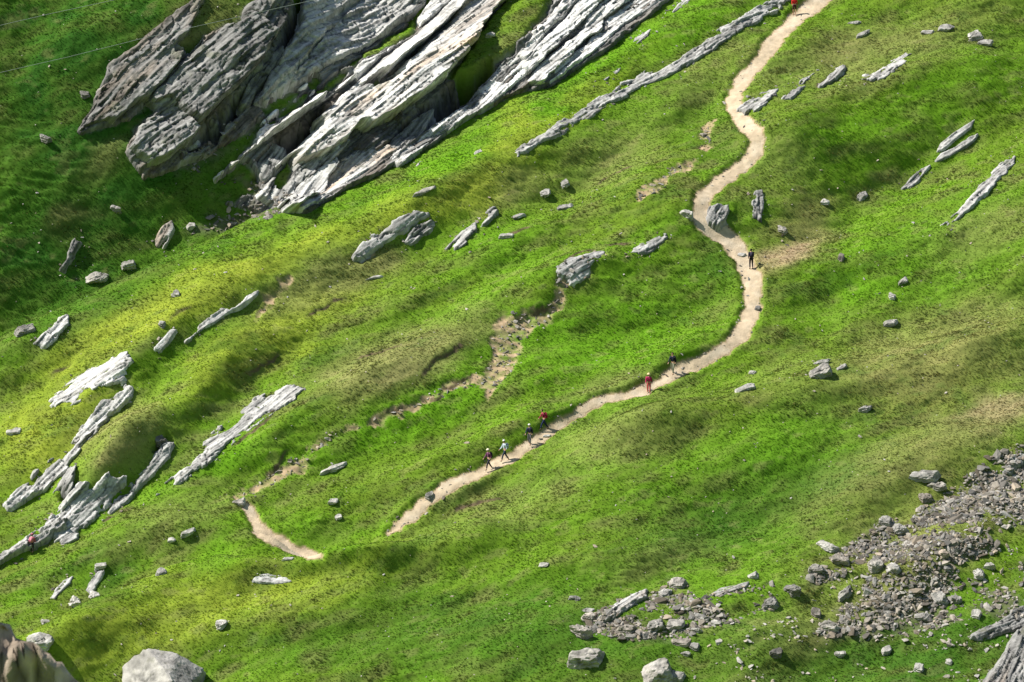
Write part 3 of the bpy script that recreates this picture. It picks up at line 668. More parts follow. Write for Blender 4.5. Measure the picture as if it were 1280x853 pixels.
# ------------------------------------------------------------------ path sheets
def sheet(name, sdg, off, lim, colf):
    m = sdg > lim
    F = grid_faces(*GS.shape); kv = m.ravel(); F = F[kv[F].all(1)]
    used = np.unique(F); idx = np.full(GS.size, -1); idx[used] = np.arange(len(used))
    s = GS.ravel()[used]; t = GT.ravel()[used]; n = G.ravel()[used]+off
    o = link(name, grid_mesh(name, to_world(s, t, n), idx[F], colf(s, t, sdg.ravel()[used]), M_PATH), kind='structure')
def path_col(s, t, d):
    a = fbm(s/1.4, t/1.2, 4, 3)[:, None]; b = fbm(s/.4, t/.35, 3, 8)[:, None]
    c = np.array([.47, .375, .26])*(1+.22*a+.18*b)
    g = np.clip(a*1.8-.1, 0, 1); c = c*(1-g*.5)+np.array([.46, .41, .33])*g*.5
    e = (1-smooth(-.05, .32, d))[:, None]; return c*(1-e*.35)+C['soil']*e*.35
PA = grid_sdf(PATHS[0], 2, .38); PB = grid_sdf(PATHS[1], 2, .38)
sheet('path', PA, .015, -.05, path_col)
sheet('path', PB, .015, -.05, path_col)

# ------------------------------------------------------------------ loose stones
def hull_stone(seed, npts=13):
    r = random.Random(seed); bm = bmesh.new()
    for i in range(npts):
        v = Vector((r.gauss(0, 1), r.gauss(0, 1), r.gauss(0, 1))).normalized()
        m = max(abs(v.x), abs(v.y), abs(v.z)); v = v*(.55+.45/m*.8)*r.uniform(.85, 1.05)*.5
        bm.verts.new(v)
    res = bmesh.ops.convex_hull(bm, input=bm.verts)
    bmesh.ops.delete(bm, geom=list({g for g in res['geom_interior'] if isinstance(g, bmesh.types.BMVert)}), context='VERTS')
    bmesh.ops.triangulate(bm, faces=bm.faces)
    V_ = np.array([v.co for v in bm.verts]); bm.verts.index_update()
    F_ = np.array([[v.index for v in f.verts] for f in bm.faces]); bm.free()
    return V_, F_
HULLS = [hull_stone(i) for i in range(12)]
def tri_mesh(name, V_, F_, cols, m):
    me = bpy.data.meshes.new(name); me.from_pydata([tuple(v) for v in V_], [], [tuple(map(int, f)) for f in F_])
    set_col(me, cols); me.materials.append(m); return me
_icos = {}
def ico_dirs(sub=4):
    if sub not in _icos:
        bm = bmesh.new(); bmesh.ops.create_icosphere(bm, subdivisions=sub, radius=1)
        bm.verts.index_update()
        _icos[sub] = (np.array([v.co for v in bm.verts]), np.array([[v.index for v in f.verts] for f in bm.faces])); bm.free()
    return _icos[sub]
def boulder_mesh(seed, dims, tone, brown=0, planes=None):
    """angular block: a polyhedron of random cleavage planes, bedded and chipped"""
    D, F_ = ico_dirs(5) if planes else ico_dirs(); r = np.random.default_rng(seed)
    pl = r.normal(size=(13, 3)); pl[0] = (0.1, -.12, 1); pl[1] = (.9, -.3, .25); pl[2] = (-.5, -1, .3); pl[3] = (-1, .2, .1); pl[4] = (0, 0, -1)
    pl /= np.linalg.norm(pl, axis=1)[:, None]; hgt = r.uniform(.38, .56, 13); hgt[0] = .42
    if planes:
        for i, (q_, h_) in enumerate(planes): pl[i] = np.array(q_)/np.linalg.norm(q_); hgt[i] = h_
        pl = pl[:len(planes)]; hgt = hgt[:len(planes)]
    rad = np.min(np.where(D@pl.T > .05, hgt/np.maximum(D@pl.T, .05), 9), axis=1); rad = np.minimum(rad, .95 if planes else .72)
    P = D*rad[:, None]*np.array(dims)
    q = P[:, 2]/.16+1.2*fbm(P[:, 0]/.9+seed, P[:, 1]/.9, 2, seed); f = q-np.floor(q)
    dsp = (.45 if planes else 1)*(.09*(f-.5)+.13*fbm(P[:, 0]/.4+P[:, 2]*2+seed, P[:, 1]/.4-P[:, 2]*1.7, 5, seed+2, .6)-.10*(1-smooth(0, .06, np.abs(fbm(P[:, 0]/1.1+seed, P[:, 1]/1.1+P[:, 2], 3, seed+9)))))
    P = P+D*(dsp*min(1, min(dims)*1.1))[:, None]
    tn = tone*(1-.5*(1-smooth(0, .05, np.abs(fbm(P[:, 0]/1.1+seed, P[:, 1]/1.1+P[:, 2], 3, seed+9)))))*(1+.8*fbm(P[:, 0]/.5+seed, P[:, 1]/.5+P[:, 2]*2.2, 4, seed+5)+.18*(vnoise(np.floor(q), np.floor(q)*.7, 3)-.5))
    c = tn[:, None]*np.array([.84, .80, .74]); b = brown; c = c*(1-b)+tn[:, None]*np.array([1.02, .78, .58])*b
    li = np.clip((fbm(P[:, 0]/.35+9, P[:, 1]/.35+P[:, 2], 3, seed+8)-.3)*4, 0, 1)[:, None]*.45
    c = c*(1-li)+np.array([.17, .17, .12])*li
    me = tri_mesh('boulder', P, F_, np.clip(c, .02, .8), M_ROCK); me.polygons.foreach_set('use_smooth', [False]*len(me.polygons))
    return me
AXM = Matrix(((1, 0, 0), (0, CA, -SA), (0, SA, CA)))   # columns: slope axes
def st_pos(u, v):
    P = cast(G, [u], [v])[0]; n, rk_ = top_n(P[0], P[1]); return P[0], P[1], float(n[0])
def boulder(name, label, u, v, wpx, hpx, ang=20, tone=.36, brown=0, seed=None, cat='boulder', sink=.42, group=None, planes=None):
    """u,v: middle of the stone in the photograph; set on the slope there"""
    s, t, n = st_pos(u, v+hpx*.18)
    w_ = wpx/15.0; H_ = hpx/15.0; d_ = .62*H_/.616; h_ = .52*H_/.79/.7; h_ = max(h_, .12)
    sd = int(u*7+v*3) if seed is None else seed
    me = boulder_mesh(sd, (w_*1.02, d_*1.1, h_*1.1), tone, brown, planes)
    o = link(name, me); p = to_world(np.array(s), np.array(t), np.array(n+h_*(.5-sink)))
    o.location = Vector(p); a = math.atan2(math.tan(R(ang))/.616, 1)
    o.rotation_euler = (AXM@Matrix.Rotation(a, 3, 'Z')).to_euler()
    return thing(o, label, cat, group)

B = [
 ("large pale angular boulder at the bottom edge, left of the frame", 201, 838, 92, 64, 10, .46, 0, 'boulder'),
 ("block shaped pale boulder alone on grass below the scree cluster", 731, 823, 43, 27, 5, .38, .1, 'boulder'),
 ("pale slanted boulder cut by the bottom edge, right of centre", 822, 842, 44, 32, 20, .38, .1, 'boulder'),
 ("small grey boulder touching the right side of the slanted bottom boulder", 846, 845, 22, 14, 5, .34, 0, 'boulder'),
 ("upright rounded boulder on top of the lower scree cluster", 846, 730, 22, 16, 0, .40, .15, 'boulder'),
 ("tilted slab boulder leaning below the rounded boulder on the scree cluster", 831, 741, 24, 14, 30, .34, 0, 'boulder'),
 ("tall brown grey block at the left tip of the lower scree cluster", 727, 790, 18, 26, 50, .32, .2, 'boulder'),
 ("tan flat block above the left tip of the lower scree cluster", 735, 771, 22, 13, 30, .36, .3, 'boulder'),
 ("rounded pinkish brown boulder in grass below the scree cluster", 783, 786, 25, 11, 0, .30, .3, 'boulder'),
 ("large dark blocky boulder below the middle of the scree cluster", 820, 783, 30, 18, 25, .28, .05, 'boulder'),
 ("pale split block right of the dark blocky boulder", 844, 782, 26, 14, 5, .36, .05, 'boulder'),
 ("grey wedge under the right part of the scree cluster", 875, 772, 22, 10, -20, .30, 0, 'boulder'),
 ("small pale boulder right of the grey wedge", 895, 779, 16, 8, 5, .38, 0, 'boulder'),
 ("small tall white stone standing in grass under the scree cluster", 871, 788, 7, 13, 60, .46, 0, 'stone'),
 ("brownish flat stone in the grass under the scree cluster", 850, 803, 24, 8, 0, .32, .3, 'stone'),
 ("grey rounded stone next to the brownish flat stone", 868, 809, 13, 8, 0, .30, 0, 'stone'),
 ("whitish flat stone lying below the rounded grey stone", 857, 817, 11, 5, 0, .44, 0, 'stone'),
 ("lone dark speckled stone left of the scree cluster", 718, 748, 15, 8, 0, .30, 0, 'stone'),
 ("pale green tinted flat stone above the left scree tip", 733, 763, 15, 5, 0, .42, 0, 'stone'),
 ("white stone near the upper right end of the scree cluster", 941, 720, 13, 8, 15, .46, 0, 'stone'),
 ("dark boulder group right of the scree cluster", 962, 756, 26, 14, 25, .26, 0, 'boulder'),
 ("bluish grey tall boulder on turf between the two scree fields", 993, 737, 18, 20, 50, .28, 0, 'boulder'),
 ("pale elongated boulder at the top left of the right scree", 1032, 681, 26, 10, -20, .46, 0, 'boulder'),
 ("dark flat boulder with shadowed underside, left end of the right scree", 1020, 712, 24, 14, 10, .26, .1, 'boulder'),
 ("brown boulder under dry grass at the left of the right scree", 1050, 699, 26, 14, 10, .27, .3, 'boulder'),
 ("smooth grey green boulder on top of the right scree", 1106, 652, 21, 14, 5, .32, 0, 'boulder'),
 ("grey leaning block just right of the smooth grey green boulder", 1124, 662, 20, 18, 40, .32, 0, 'boulder'),
 ("dark brown block in the upper left part of the right scree", 1078, 682, 20, 12, 25, .24, .25, 'boulder'),
 ("wide flat grey boulder in turf above the right scree", 1154, 596, 40, 12, 5, .34, 0, 'boulder'),
 ("tan block at the head of the right scree", 1172, 608, 24, 11, -5, .38, .15, 'boulder'),
 ("reddish brown block left below the tan block", 1156, 622, 18, 11, 35, .25, .4, 'boulder'),
 ("pink white boulder in the middle of the right scree", 1095, 706, 26, 20, 30, .36, .15, 'boulder'),
 ("pale grey boulder right of the pink white boulder", 1118, 710, 18, 16, 60, .38, 0, 'boulder'),
 ("long dark curved edge boulder along the lower left of the right scree", 1056, 740, 32, 12, 40, .28, 0, 'boulder'),
 ("orange brown stone in the middle of the right scree", 1179, 692, 9, 10, 40, .34, .6, 'stone'),
 ("dark grey slab boulder in the lower part of the right scree", 1173, 748, 24, 16, -35, .27, 0, 'boulder'),
 ("pale grey upright boulder beside the dark grey slab boulder", 1196, 750, 12, 16, 70, .30, 0, 'boulder'),
 ("blocky pale boulder at the lower left foot of the right scree", 1035, 783, 28, 14, 0, .34, .12, 'boulder'),
 ("dark brown round boulder left of the scree foot", 1020, 767, 15, 14, 10, .22, .25, 'boulder'),
 ("grey boulder at the lower rim of the right scree", 1152, 771, 24, 12, 5, .30, .05, 'boulder'),
 ("bright grey stone right of the lower scree rim", 1220, 768, 13, 10, 0, .38, 0, 'stone'),
 ("white angular stone on olive turf in the right scree", 1223, 718, 14, 11, 20, .44, 0, 'stone'),
 ("narrow pale upright stone in the right scree turf", 1236, 708, 9, 14, 110, .40, 0, 'stone'),
 ("dark pitted boulder in the grass at the lower right", 970, 816, 22, 14, 10, .14, .1, 'boulder'),
 ("pale flat stone on the dark grass at the bottom right", 1050, 818, 14, 7, 15, .42, 0, 'stone'),
 ("grey white stone pair member on the dark grass under the scree", 1108, 813, 15, 8, 25, .38, 0, 'stone'),
 ("greenish pale block at the bottom edge under the dark grass", 1149, 836, 15, 13, 0, .38, 0, 'boulder'),
 ("round pale stone alone on the dark grass at the lower right", 1186, 828, 7, 6, 0, .42, 0, 'stone'),
 ("thick grey slab boulder on the turf right of the path", 1024, 466, 30, 16, 20, .32, .08, 'boulder'),
 ("thin light slab just above the thick grey slab boulder", 1026, 453, 22, 6, 15, .38, 0, 'stone'),
 ("small slanted stone right of the thick grey slab boulder", 1052, 460, 16, 5, 30, .40, 0, 'stone'),
 ("pale long boulder in the brownish turf patch right of the path", 930, 486, 26, 9, 25, .40, 0, 'boulder'),
 ("white stone above the pale long boulder", 940, 466, 10, 6, 0, .46, 0, 'stone'),
 ("flat oval stone in the turf at the right, below the thick slab", 1081, 511, 16, 8, 10, .34, 0, 'stone'),
 ("small round white stone on bright turf at the right", 1115, 371, 9, 9, 0, .48, 0, 'stone'),
 ("grey stone with a pale rim on bright turf at the right", 1112, 404, 22, 8, 15, .34, 0, 'stone'),
 ("slim white stone just above the small round white stone", 1129, 351, 17, 6, 30, .46, 0, 'stone'),
 ("dark reddish stone in the turf right of the sandy patch", 1051, 322, 9, 9, 0, .20, .3, 'stone'),
 ("grey stone at the edge of the sandy patch", 978, 287, 11, 11, 60, .34, .1, 'stone'),
 ("white stone at the top of the sandy patch", 1030, 253, 11, 7, 10, .48, 0, 'stone'),
 ("slim grey stone right of the sandy patch", 1078, 244, 22, 8, 38, .36, 0, 'stone'),
 ("pale slab stone near the upper right corner, left of a pair", 1159, 41, 16, 7, 5, .42, 0, 'stone'),
 ("pale slab stone near the upper right corner, right of a pair", 1182, 35, 24, 8, 10, .40, 0, 'stone'),
 ("grey oblong boulder closest to the upper right corner", 1219, 45, 24, 13, 35, .38, 0, 'boulder'),
 ("low grey stone under the oblong boulder in the upper right", 1231, 54, 20, 8, 5, .36, 0, 'stone'),
 ("thin pale stone streak on the turf right of the top of the path", 1067, 29, 22, 4, 10, .42, 0, 'stone'),
 ("longer pale stone streak below the thin one, right of the top path", 1078, 43, 26, 5, 28, .42, 0, 'stone'),
 ("light grey stone with a dark end above the thin white streak, centre", 681, 242, 15, 9, 20, .42, 0, 'stone'),
 ("oval white stone upper centre, upper of three stones", 706, 229, 11, 9, 40, .46, 0, 'stone'),
 ("long pale stone upper centre, lowest of three stones", 707, 259, 24, 9, 20, .42, 0, 'stone'),
 ("grey flat stone in the turf right of the jagged rock, upper", 649, 270, 18, 6, 20, .38, 0, 'stone'),
 ("grey flat stone in the turf right of the jagged rock, lower", 634, 295, 20, 7, 10, .40, 0, 'stone'),
 ("thin white stone on bright turf in the middle left", 468, 347, 22, 4, 12, .44, 0, 'stone'),
 ("curved tan stone at the rim of the gully turf, centre top", 528, 240, 34, 6, 20, .42, .1, 'stone'),
 ("white stone in the green strip below the crag foot, right", 598, 190, 14, 6, 40, .42, 0, 'stone'),
 ("tan flat boulder on the left shaded slope, left one of two", 122, 347, 30, 12, 20, .38, .1, 'boulder'),
 ("pale boulder on the left shaded slope, right one of two", 159, 331, 20, 12, 25, .40, 0, 'boulder'),
 ("grey boulder sitting on the ridge edge at the far left", 30, 412, 30, 13, 30, .22, .05, 'boulder'),
 ("small lone grey stone in the dark grass at the far left", 56, 173, 9, 13, 60, .26, 0, 'stone'),
 ("small rock cluster in dark grass left of the crag", 106, 118, 14, 10, 20, .24, 0, 'boulder'),
 ("pale oval boulder at the start of the crag's bottom scree, left tip", 238, 282, 12, 8, 25, .44, 0, 'boulder'),
 ("white wedge stone at the foot of the big dark crag block", 240, 187, 24, 8, 25, .46, 0, 'stone'),
 ("small slim grey stone in the green gully slope, left", 146, 262, 7, 12, 60, .28, 0, 'stone'),
 ("pale stone on the left ridge turf beside a soil patch", 220, 368, 12, 9, 10, .40, 0, 'stone'),
 ("white stone in the brownish scar at the left ridge turf", 202, 405, 9, 7, 0, .44, 0, 'stone'),
 ("white stone on the lit yellow turf at the left edge", 18, 540, 18, 8, 10, .50, 0, 'stone'),
 ("white round stone beside the long broken white ledge", 95, 551, 8, 9, 0, .50, 0, 'stone'),
 ("dark hollow rock at the head of the grey strip on the left", 199, 551, 17, 16, 50, .16, .05, 'boulder'),
 ("white block in the lower left turf below the curved white edge", 94, 753, 14, 14, 30, .50, 0, 'boulder'),
 ("pale block at the rim of the dark green dip, lower left", 118, 745, 12, 12, 50, .46, 0, 'boulder'),
 ("small white stone in the turf above the foreground rock", 57, 778, 10, 9, 30, .42, 0, 'stone'),
 ("white stone at the top of the slim pale rocks, lower left", 126, 707, 15, 7, 20, .48, 0, 'stone'),
 ("flat white rock just above the foreground rock, bottom left", 50, 803, 30, 22, 20, .50, 0, 'boulder'),
 ("slim white stone on the olive turf at the bottom left", 277, 780, 16, 10, 40, .44, 0, 'stone'),
 ("pale elongated stone on turf between ledge and lower path, right one", 234, 666, 20, 7, 20, .46, 0, 'stone'),
 ("pale elongated stone on turf between ledge and lower path, left one", 214, 675, 10, 5, 10, .46, 0, 'stone'),
 ("pale wedge stone at the crest above the bottom left turf", 201, 716, 18, 8, 30, .44, 0, 'stone'),
 ("tan rock lump at the upper end of the lower path", 298, 628, 20, 10, 10, .40, .15, 'boulder'),
 ("grey stone in the turf above the lower path", 416, 627, 13, 6, 10, .40, 0, 'stone'),
 ("long curved white stone in the bright turf left of the hikers", 417, 585, 32, 6, 20, .46, 0, 'stone'),
 ("tiny white stone in the turf right of the lower path", 423, 646, 10, 5, 30, .46, 0, 'stone'),
 ("flat grey stone at the end of the lower path", 360, 699, 16, 4, 3, .48, 0, 'stone'),
 ("small white stone in the turf at the lower centre", 680, 706, 12, 5, 10, .44, 0, 'stone'),
 ("dark stone lying in the path near its lower end", 538, 620, 11, 8, 50, .28, 0, 'stone'),
 ("white stone at the path edge near the middle hikers", 684, 545, 11, 4, 5, .5, 0, 'stone'),
 ("flat pale stone lying by the hiker at the path bend", 926, 319, 12, 5, 0, .5, 0, 'stone'),
 ("dark stone on the path below the hiker in black", 947, 386, 8, 6, 0, .2, 0, 'stone'),
 ("pale block at the left rim of the sharp path bend", 860, 268, 10, 14, 60, .44, 0, 'boulder'),
 ("white stone on the turf ledge of the grass patch inside the crag", 612, 44, 12, 7, 0, .5, 0, 'stone'),
]
BIG = [((0, 0, -1), .5), ((-.62, -.25, .75), .34), ((.55, .2, .8), .47), ((1, -.3, .05), .46), ((-.2, -.9, .45), .42), ((.5, -.8, .35), .46), ((0, 1, .1), .5), ((-1, 0, 0), .6), ((.2, .3, 1), .47)]
for (lab, u, v, wp, hp, an, tone, br, cat) in B:
    if wp == 92: boulder('boulder', lab, 202, 862, 76, 88, 0, .34, 0, cat=cat, planes=BIG); continue
    q_ = .82 if (v > 590 and u > 700 and hp > 11 and wp < 40) else 1
    boulder('boulder' if cat == 'boulder' else 'stone', lab, u, v, wp*q_, hp*q_, an, tone, br, cat=cat)

# small blocks along the eroded gully (irregular steps of rock)
HM = {}
def hull_obj_mesh(k, tone, brown):
    key = (k, round(tone, 2), round(brown, 1))
    if key not in HM:
        V_, F_ = HULLS[k]; c = np.tile(tone*np.array([.84, .80-.2*brown, .74-.4*brown]), (len(V_), 1))
        HM[key] = tri_mesh('stone', V_, F_, c, M_ROCK)
    return HM[key]
def rot_matrix(r):
    return AXM@Euler((r.uniform(-.4, .4), r.uniform(-.4, .4), r.uniform(0, 6.28))).to_matrix()
stones = []   # s t size region
reg_name = ['right scree', 'left rim of the right scree', 'lower scree cluster', 'scree skirt', 'sparse turf', 'crag rubble', 'crag foot rubble', 'crag ledge rubble', 'sandy patch']
def sample_poly(A, dens, size_mu, reg, clump=.0):
    x0, y0 = A.min(0); x1, y1 = A.max(0); n = int((x1-x0)*(y1-y0)*dens)
    s = rng.uniform(x0, x1, n); t = rng.uniform(y0, y1, n)
    m = poly_sdf(s, t, A)+.5*fbm(s/1.5, t/1.5, 3, 6) > 0
    if clump: m &= fbm(s/3.0, t/1.8, 3, 3)+.25*rng.normal(size=n) > clump-.4
    s, t = s[m], t[m]
    sz = np.clip(rng.lognormal(math.log(size_mu), .48, len(s)), .08, .95)
    for a in zip(s, t, sz): stones.append((*a, reg))
for i, (A, (pp, dens)) in enumerate(zip(SCRP, SCREE)):
    sample_poly(A, dens, (.24 if i < 2 else .26) if dens > 6 else .2, i, clump_of(i) if dens > 6 else .66)
for A in SCARS[:5]: sample_poly(A, 6.0, .2, 9, -.1)
for sl in TOPS:                      # broken bits round the outcrops
    if sl.flush:
        nb = 16; ii = rng.integers(0, len(sl.A), nb); f_ = rng.random((nb, 1)); P_ = sl.A[ii]*f_+sl.A[(ii+1) % len(sl.A)]*(1-f_)+rng.normal(0, .45, (nb, 2))
        for a in P_: stones.append((a[0], a[1], float(np.clip(rng.lognormal(math.log(.16), .4), .07, .4)), 11))
n0_ = len(stones); A = PATHS[0]; ii = rng.integers(0, len(A), 170)
for a in A[ii]+rng.normal(0, .25, (170, 2)): stones.append((a[0], a[1], float(np.clip(rng.lognormal(math.log(.17), .4), .07, .5)), 10))
for a in PATHS[0][rng.integers(0, len(A)//2, 60)]+rng.normal(0, .6, (60, 2)): stones.append((a[0], a[1], float(rng.uniform(.06, .15)), 10))
s_ = rng.uniform(-46, 46, 420); t_ = rng.uniform(-50, 52, 420)
for a, b in zip(rng.uniform(-46, 46, 1500), rng.uniform(-50, 52, 1500)): stones.append((a, b, float(rng.uniform(.06, .15)), 4))
for a, b in zip(s_, t_): stones.append((a, b, float(np.clip(rng.lognormal(math.log(.17), .35), .08, .45)), 4))
S_ = np.array([(a, b, c) for a, b, c, d in stones]); RG = [d for *_, d in stones]
pin = bil(PSD, S_[:, 0], S_[:, 1]) < .1
N_, RK_ = top_n(S_[:, 0], S_[:, 1])
PU, PV = project(to_world(S_[:, 0], S_[:, 1], N_))
vis = (PU > -5) & (PU < 1285) & (PV > -5) & (PV < 858)
pin |= np.array(RG) == 10
ok = pin & vis & ~(RK_ & ((np.array(RG) == 4) | (np.array(RG) == 11)))
order = np.argsort(-S_[:, 2]*ok)
REFS = []
for o in COL.objects:
    if o.get('category') in ('boulder', 'stone') and o.get('label'):
        wd = o['label'].split(); k = next((i for i, q in enumerate(wd) if q in ('boulder', 'stone', 'block', 'slab', 'wedge')), None)
        if k is not None and k <= 5:
            lc = np.array(o.location); uu_, vv_ = project(lc[None]); REFS.append((' '.join(wd[:k+1]), uu_[0], vv_[0]))
_nm = [q[0] for q in REFS]; REFS = [q for q in REFS if _nm.count(q[0]) == 1 and len(q[0].split()) > 2]
def stone_label(u, v, tone, brown, dm, g):
    tn = 'dark' if tone < .24 else 'mid grey' if tone < .34 else 'pale'
    if brown > .15: tn += ' brownish'
    el = dm.x/dm.y; sh = 'long' if el > 1.8 else 'squat' if dm.z/dm.x > .5 else 'flat'
    sz = 'larger' if dm.x > .9 else 'smaller'
    for ref in sorted(REFS, key=lambda q: (q[1]-u)**2+(q[2]-v)**2)[:6]:
        du, dv = u-ref[1], v-ref[2]
        di = ('right of' if du > 0 else 'left of') if abs(du) > abs(dv) else ('below' if dv > 0 else 'above')
        if .45 < abs(du)/(abs(dv)+1) < 2.2: di = ('above' if dv < 0 else 'below')+' and '+('right of' if du > 0 else 'left of')
        far = '' if math.hypot(du, dv) < 35 else 'some way ' if math.hypot(du, dv) < 90 else 'far '
        lb = '%s %s %s stone %s%s the %s' % (sz, tn, sh, far, di, ref[0])
        if lb not in USED and len(lb.split()) <= 16: break
    USED.add(lb); return lb
USED = set()
LBL = {0: ('grey angular stone lying in the broad scree at the right edge', 'stones of the broad scree at the right edge'),
 1: ('grey stone on the upper left rim of the right scree', 'stones on the rim of the right scree'),
 2: ('grey brown stone piled in the scree cluster at the bottom centre', 'stones of the scree cluster at the bottom centre'),
 3: ('stone on the grassy skirt under the right scree', 'stones on the grassy skirt of the scree'),
 4: ('small pale stone scattered on the open turf', 'stones scattered on the open turf'),
 5: ('rubble stone under the big dark block of the crag', 'rubble under the dark crag block'),
 6: ('rubble stone at the lower left foot of the crag', 'rubble at the crag foot'),
 7: ('rubble stone beside the shaded ledge at the left of the crag', 'rubble beside the crag ledge'),
 8: ('stone in the sandy patch right of the path', 'stones of the sandy patch'),
 11: ('broken stone beside an outcrop', 'broken stones around the outcrops'),
 10: ('stone beside the path', 'stones beside and on the path'),
 9: ('stone in the eroded soil gully through the middle of the turf', 'stones of the eroded gully')}
bigV, bigF, bigC, off = [], [], [], 0
cnt = 0
r = random.Random(3)
for k in order:
    if not ok[k]: continue
    s, t, sz = S_[k]; g = RG[k]
    tone = r.choice([.12, .16, .21, .26, .31, .40]); brown = r.choice([.1, .2, .3, .5, 0])
    if g == 4: tone = r.choice([.36, .42, .46])
    hi = r.randrange(12); dm = Vector((sz*r.uniform(1.0, 1.9), sz*r.uniform(.6, 1.1), sz*r.uniform(.28, .7)))
    M3 = rot_matrix(r); p = Vector(to_world(np.array(s), np.array(t), np.array(N_[k]+dm.z*.12)))
    if cnt < 285:
        o = link('stone', hull_obj_mesh(hi, tone, brown)); o.location = p; o.scale = dm; o.rotation_euler = M3.to_euler()
        thing(o, stone_label(PU[k], PV[k], tone, brown, dm, g), 'stone', LBL[g][1]); cnt += 1
    else:
        V_, F_ = HULLS[hi]
        W = (V_*np.array(dm))@np.array(M3).T+np.array(p)
        bigV.append(W); bigF.append(F_+off); off += len(V_)
        bigC.append(np.tile(tone*np.array([.84, .80-.2*brown, .74-.4*brown]), (len(V_), 1)))
o = link('scree', tri_mesh('scree', np.vstack(bigV), np.vstack(bigF), np.vstack(bigC), M_ROCK), kind='stuff')
thing(o, 'small loose scree stones spread over the lower right slope', 'scree')
print('stones', len(bigV), 'hulls')

# ------------------------------------------------------------------ grass tufts
def tuft(nb, seed, hh=1.0, spread=.5, wd=.09):
    r = random.Random(seed); vs, fs = [], []
    for i in range(nb):
        a = r.uniform(0, 6.28); d = r.uniform(0, spread); bx, by = d*math.cos(a), d*math.sin(a)
        b = a+r.uniform(-.8, .8); ln = r.uniform(.6, 1.0)*hh; lean = r.uniform(.2, .7)*ln
        wx, wy = -math.sin(b)*wd, math.cos(b)*wd
        m = (bx+lean*.35*math.cos(b), by+lean*.35*math.sin(b), ln*.6)
        e = (bx+lean*math.cos(b), by+lean*math.sin(b), ln*.9)
        k = len(vs)
        vs += [(bx-wx, by-wy, -.1), (bx+wx, by+wy, -.1), (m[0]+wx*.8, m[1]+wy*.8, m[2]), (m[0]-wx*.8, m[1]-wy*.8, m[2]), e]
        fs += [(k, k+1, k+2, k+3), (k+3, k+2, k+4)]
    me = bpy.data.meshes.new('tuft'); me.from_pydata(vs, [], fs); me.materials.append(M_GRASS); return me
tc = bpy.data.collections.new('tuft_kinds')
for i in range(5):
    tc.objects.link(bpy.data.objects.new('grass_tuft_%s' % 'abcde'[i], tuft([16, 20, 14, 22, 18][i], i, [1, .8, 1.1, .6, .9][i], [.5, .7, .4, .9, .6][i])))
NG = 430000
s = rng.uniform(-48, 48, NG); t = rng.uniform(-52, 56, NG)
n0 = bil(G, s, t); u, v = project(to_world(s, t, n0))
m = (u > -40) & (u < 1320) & (v > -40) & (v < 900)
m &= bil(PSD, s, t) < rng.uniform(-.25, -.02, NG)
m &= (bil(SSD, s, t) < -.05) | (rng.random(NG) < .18)
m &= bil(BKC, s, t) < rng.uniform(.25, .9, NG)
crm = bil(cr_sd, s, t) > 0; gm = bil(gr_sd, s, t) > -.1
m &= ~crm | gm | (rng.random(NG) < .03)
for i, (A, (pp, dens)) in enumerate(zip(SCRP, SCREE)):
    if dens > 7:
        q = poly_sdf(s, t, A) > 0; m &= ~q | (fbm(s/3.0, t/1.8, 3, 3)+.14*rng.normal(size=NG) < clump_of(i)-.42)
s, t = s[m], t[m]
n, onr = top_n(s, t)
gm = bil(gr_sd, s, t) > -.1
kp = ~onr | gm
s, t, n = s[kp], t[kp], n[kp]
W = to_world(s, t, n); NP = len(s)
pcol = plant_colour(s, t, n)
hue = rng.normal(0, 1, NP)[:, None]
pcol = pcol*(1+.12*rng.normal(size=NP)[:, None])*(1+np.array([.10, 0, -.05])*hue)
dry = rng.random(NP) < .05; pcol[dry] = pcol[dry]*.5+np.array([.26, .22, .09])*.5
x, y = rot2(s, t, R(32))
size = .075*(1+.45*fbm(x/2.2, y/1.1, 3, 5))*rng.uniform(.7, 1.25, NP)
shr = (fbm(x/3.1, y/1.3, 4, 10) < -.32) & (rng.random(NP) < .5); size[shr] *= 1.5; pcol[shr] *= .92
me = bpy.data.meshes.new('grass_points'); me.vertices.add(NP); me.vertices.foreach_set('co', W.astype(np.float32).ravel())
def addattr(nm, ty, arr, key):
    a = me.attributes.new(nm, ty, 'POINT'); a.data.foreach_set(key, np.ascontiguousarray(arr).ravel())
addattr('tcol', 'FLOAT_COLOR', np.concatenate([np.clip(pcol*1.12, .005, .9), np.ones((NP, 1))], 1).astype(np.float32), 'color')
rotv = np.stack([rng.normal(.22, .2, NP), rng.normal(0, .2, NP), rng.uniform(0, 6.28, NP)], -1)
addattr('trot', 'FLOAT_VECTOR', rotv.astype(np.float32), 'vector')
addattr('tscl', 'FLOAT_VECTOR', np.stack([size*1.25, size*1.25, size*rng.uniform(.5, .95, NP)], -1).astype(np.float32), 'vector')
addattr('tidx', 'INT', rng.integers(0, 5, NP).astype(np.int32), 'value')
me.update()
go = link('grass', me, kind='stuff'); thing(go, 'short green alpine grass covering the whole hillside', 'grass')
ng = bpy.data.node_groups.new('grass_scatter', 'GeometryNodeTree')
ng.interface.new_socket('Geometry', in_out='INPUT', socket_type='NodeSocketGeometry')
ng.interface.new_socket('Geometry', in_out='OUTPUT', socket_type='NodeSocketGeometry')
gi = ng.nodes.new('NodeGroupInput'); gout = ng.nodes.new('NodeGroupOutput')
iop = ng.nodes.new('GeometryNodeInstanceOnPoints'); ci = ng.nodes.new('GeometryNodeCollectionInfo')
ci.inputs['Collection'].default_value = tc; ci.inputs['Separate Children'].default_value = True; ci.inputs['Reset Children'].default_value = True
def na(nm, ty):
    q = ng.nodes.new('GeometryNodeInputNamedAttribute'); q.data_type = ty; q.inputs['Name'].default_value = nm; return q.outputs['Attribute']
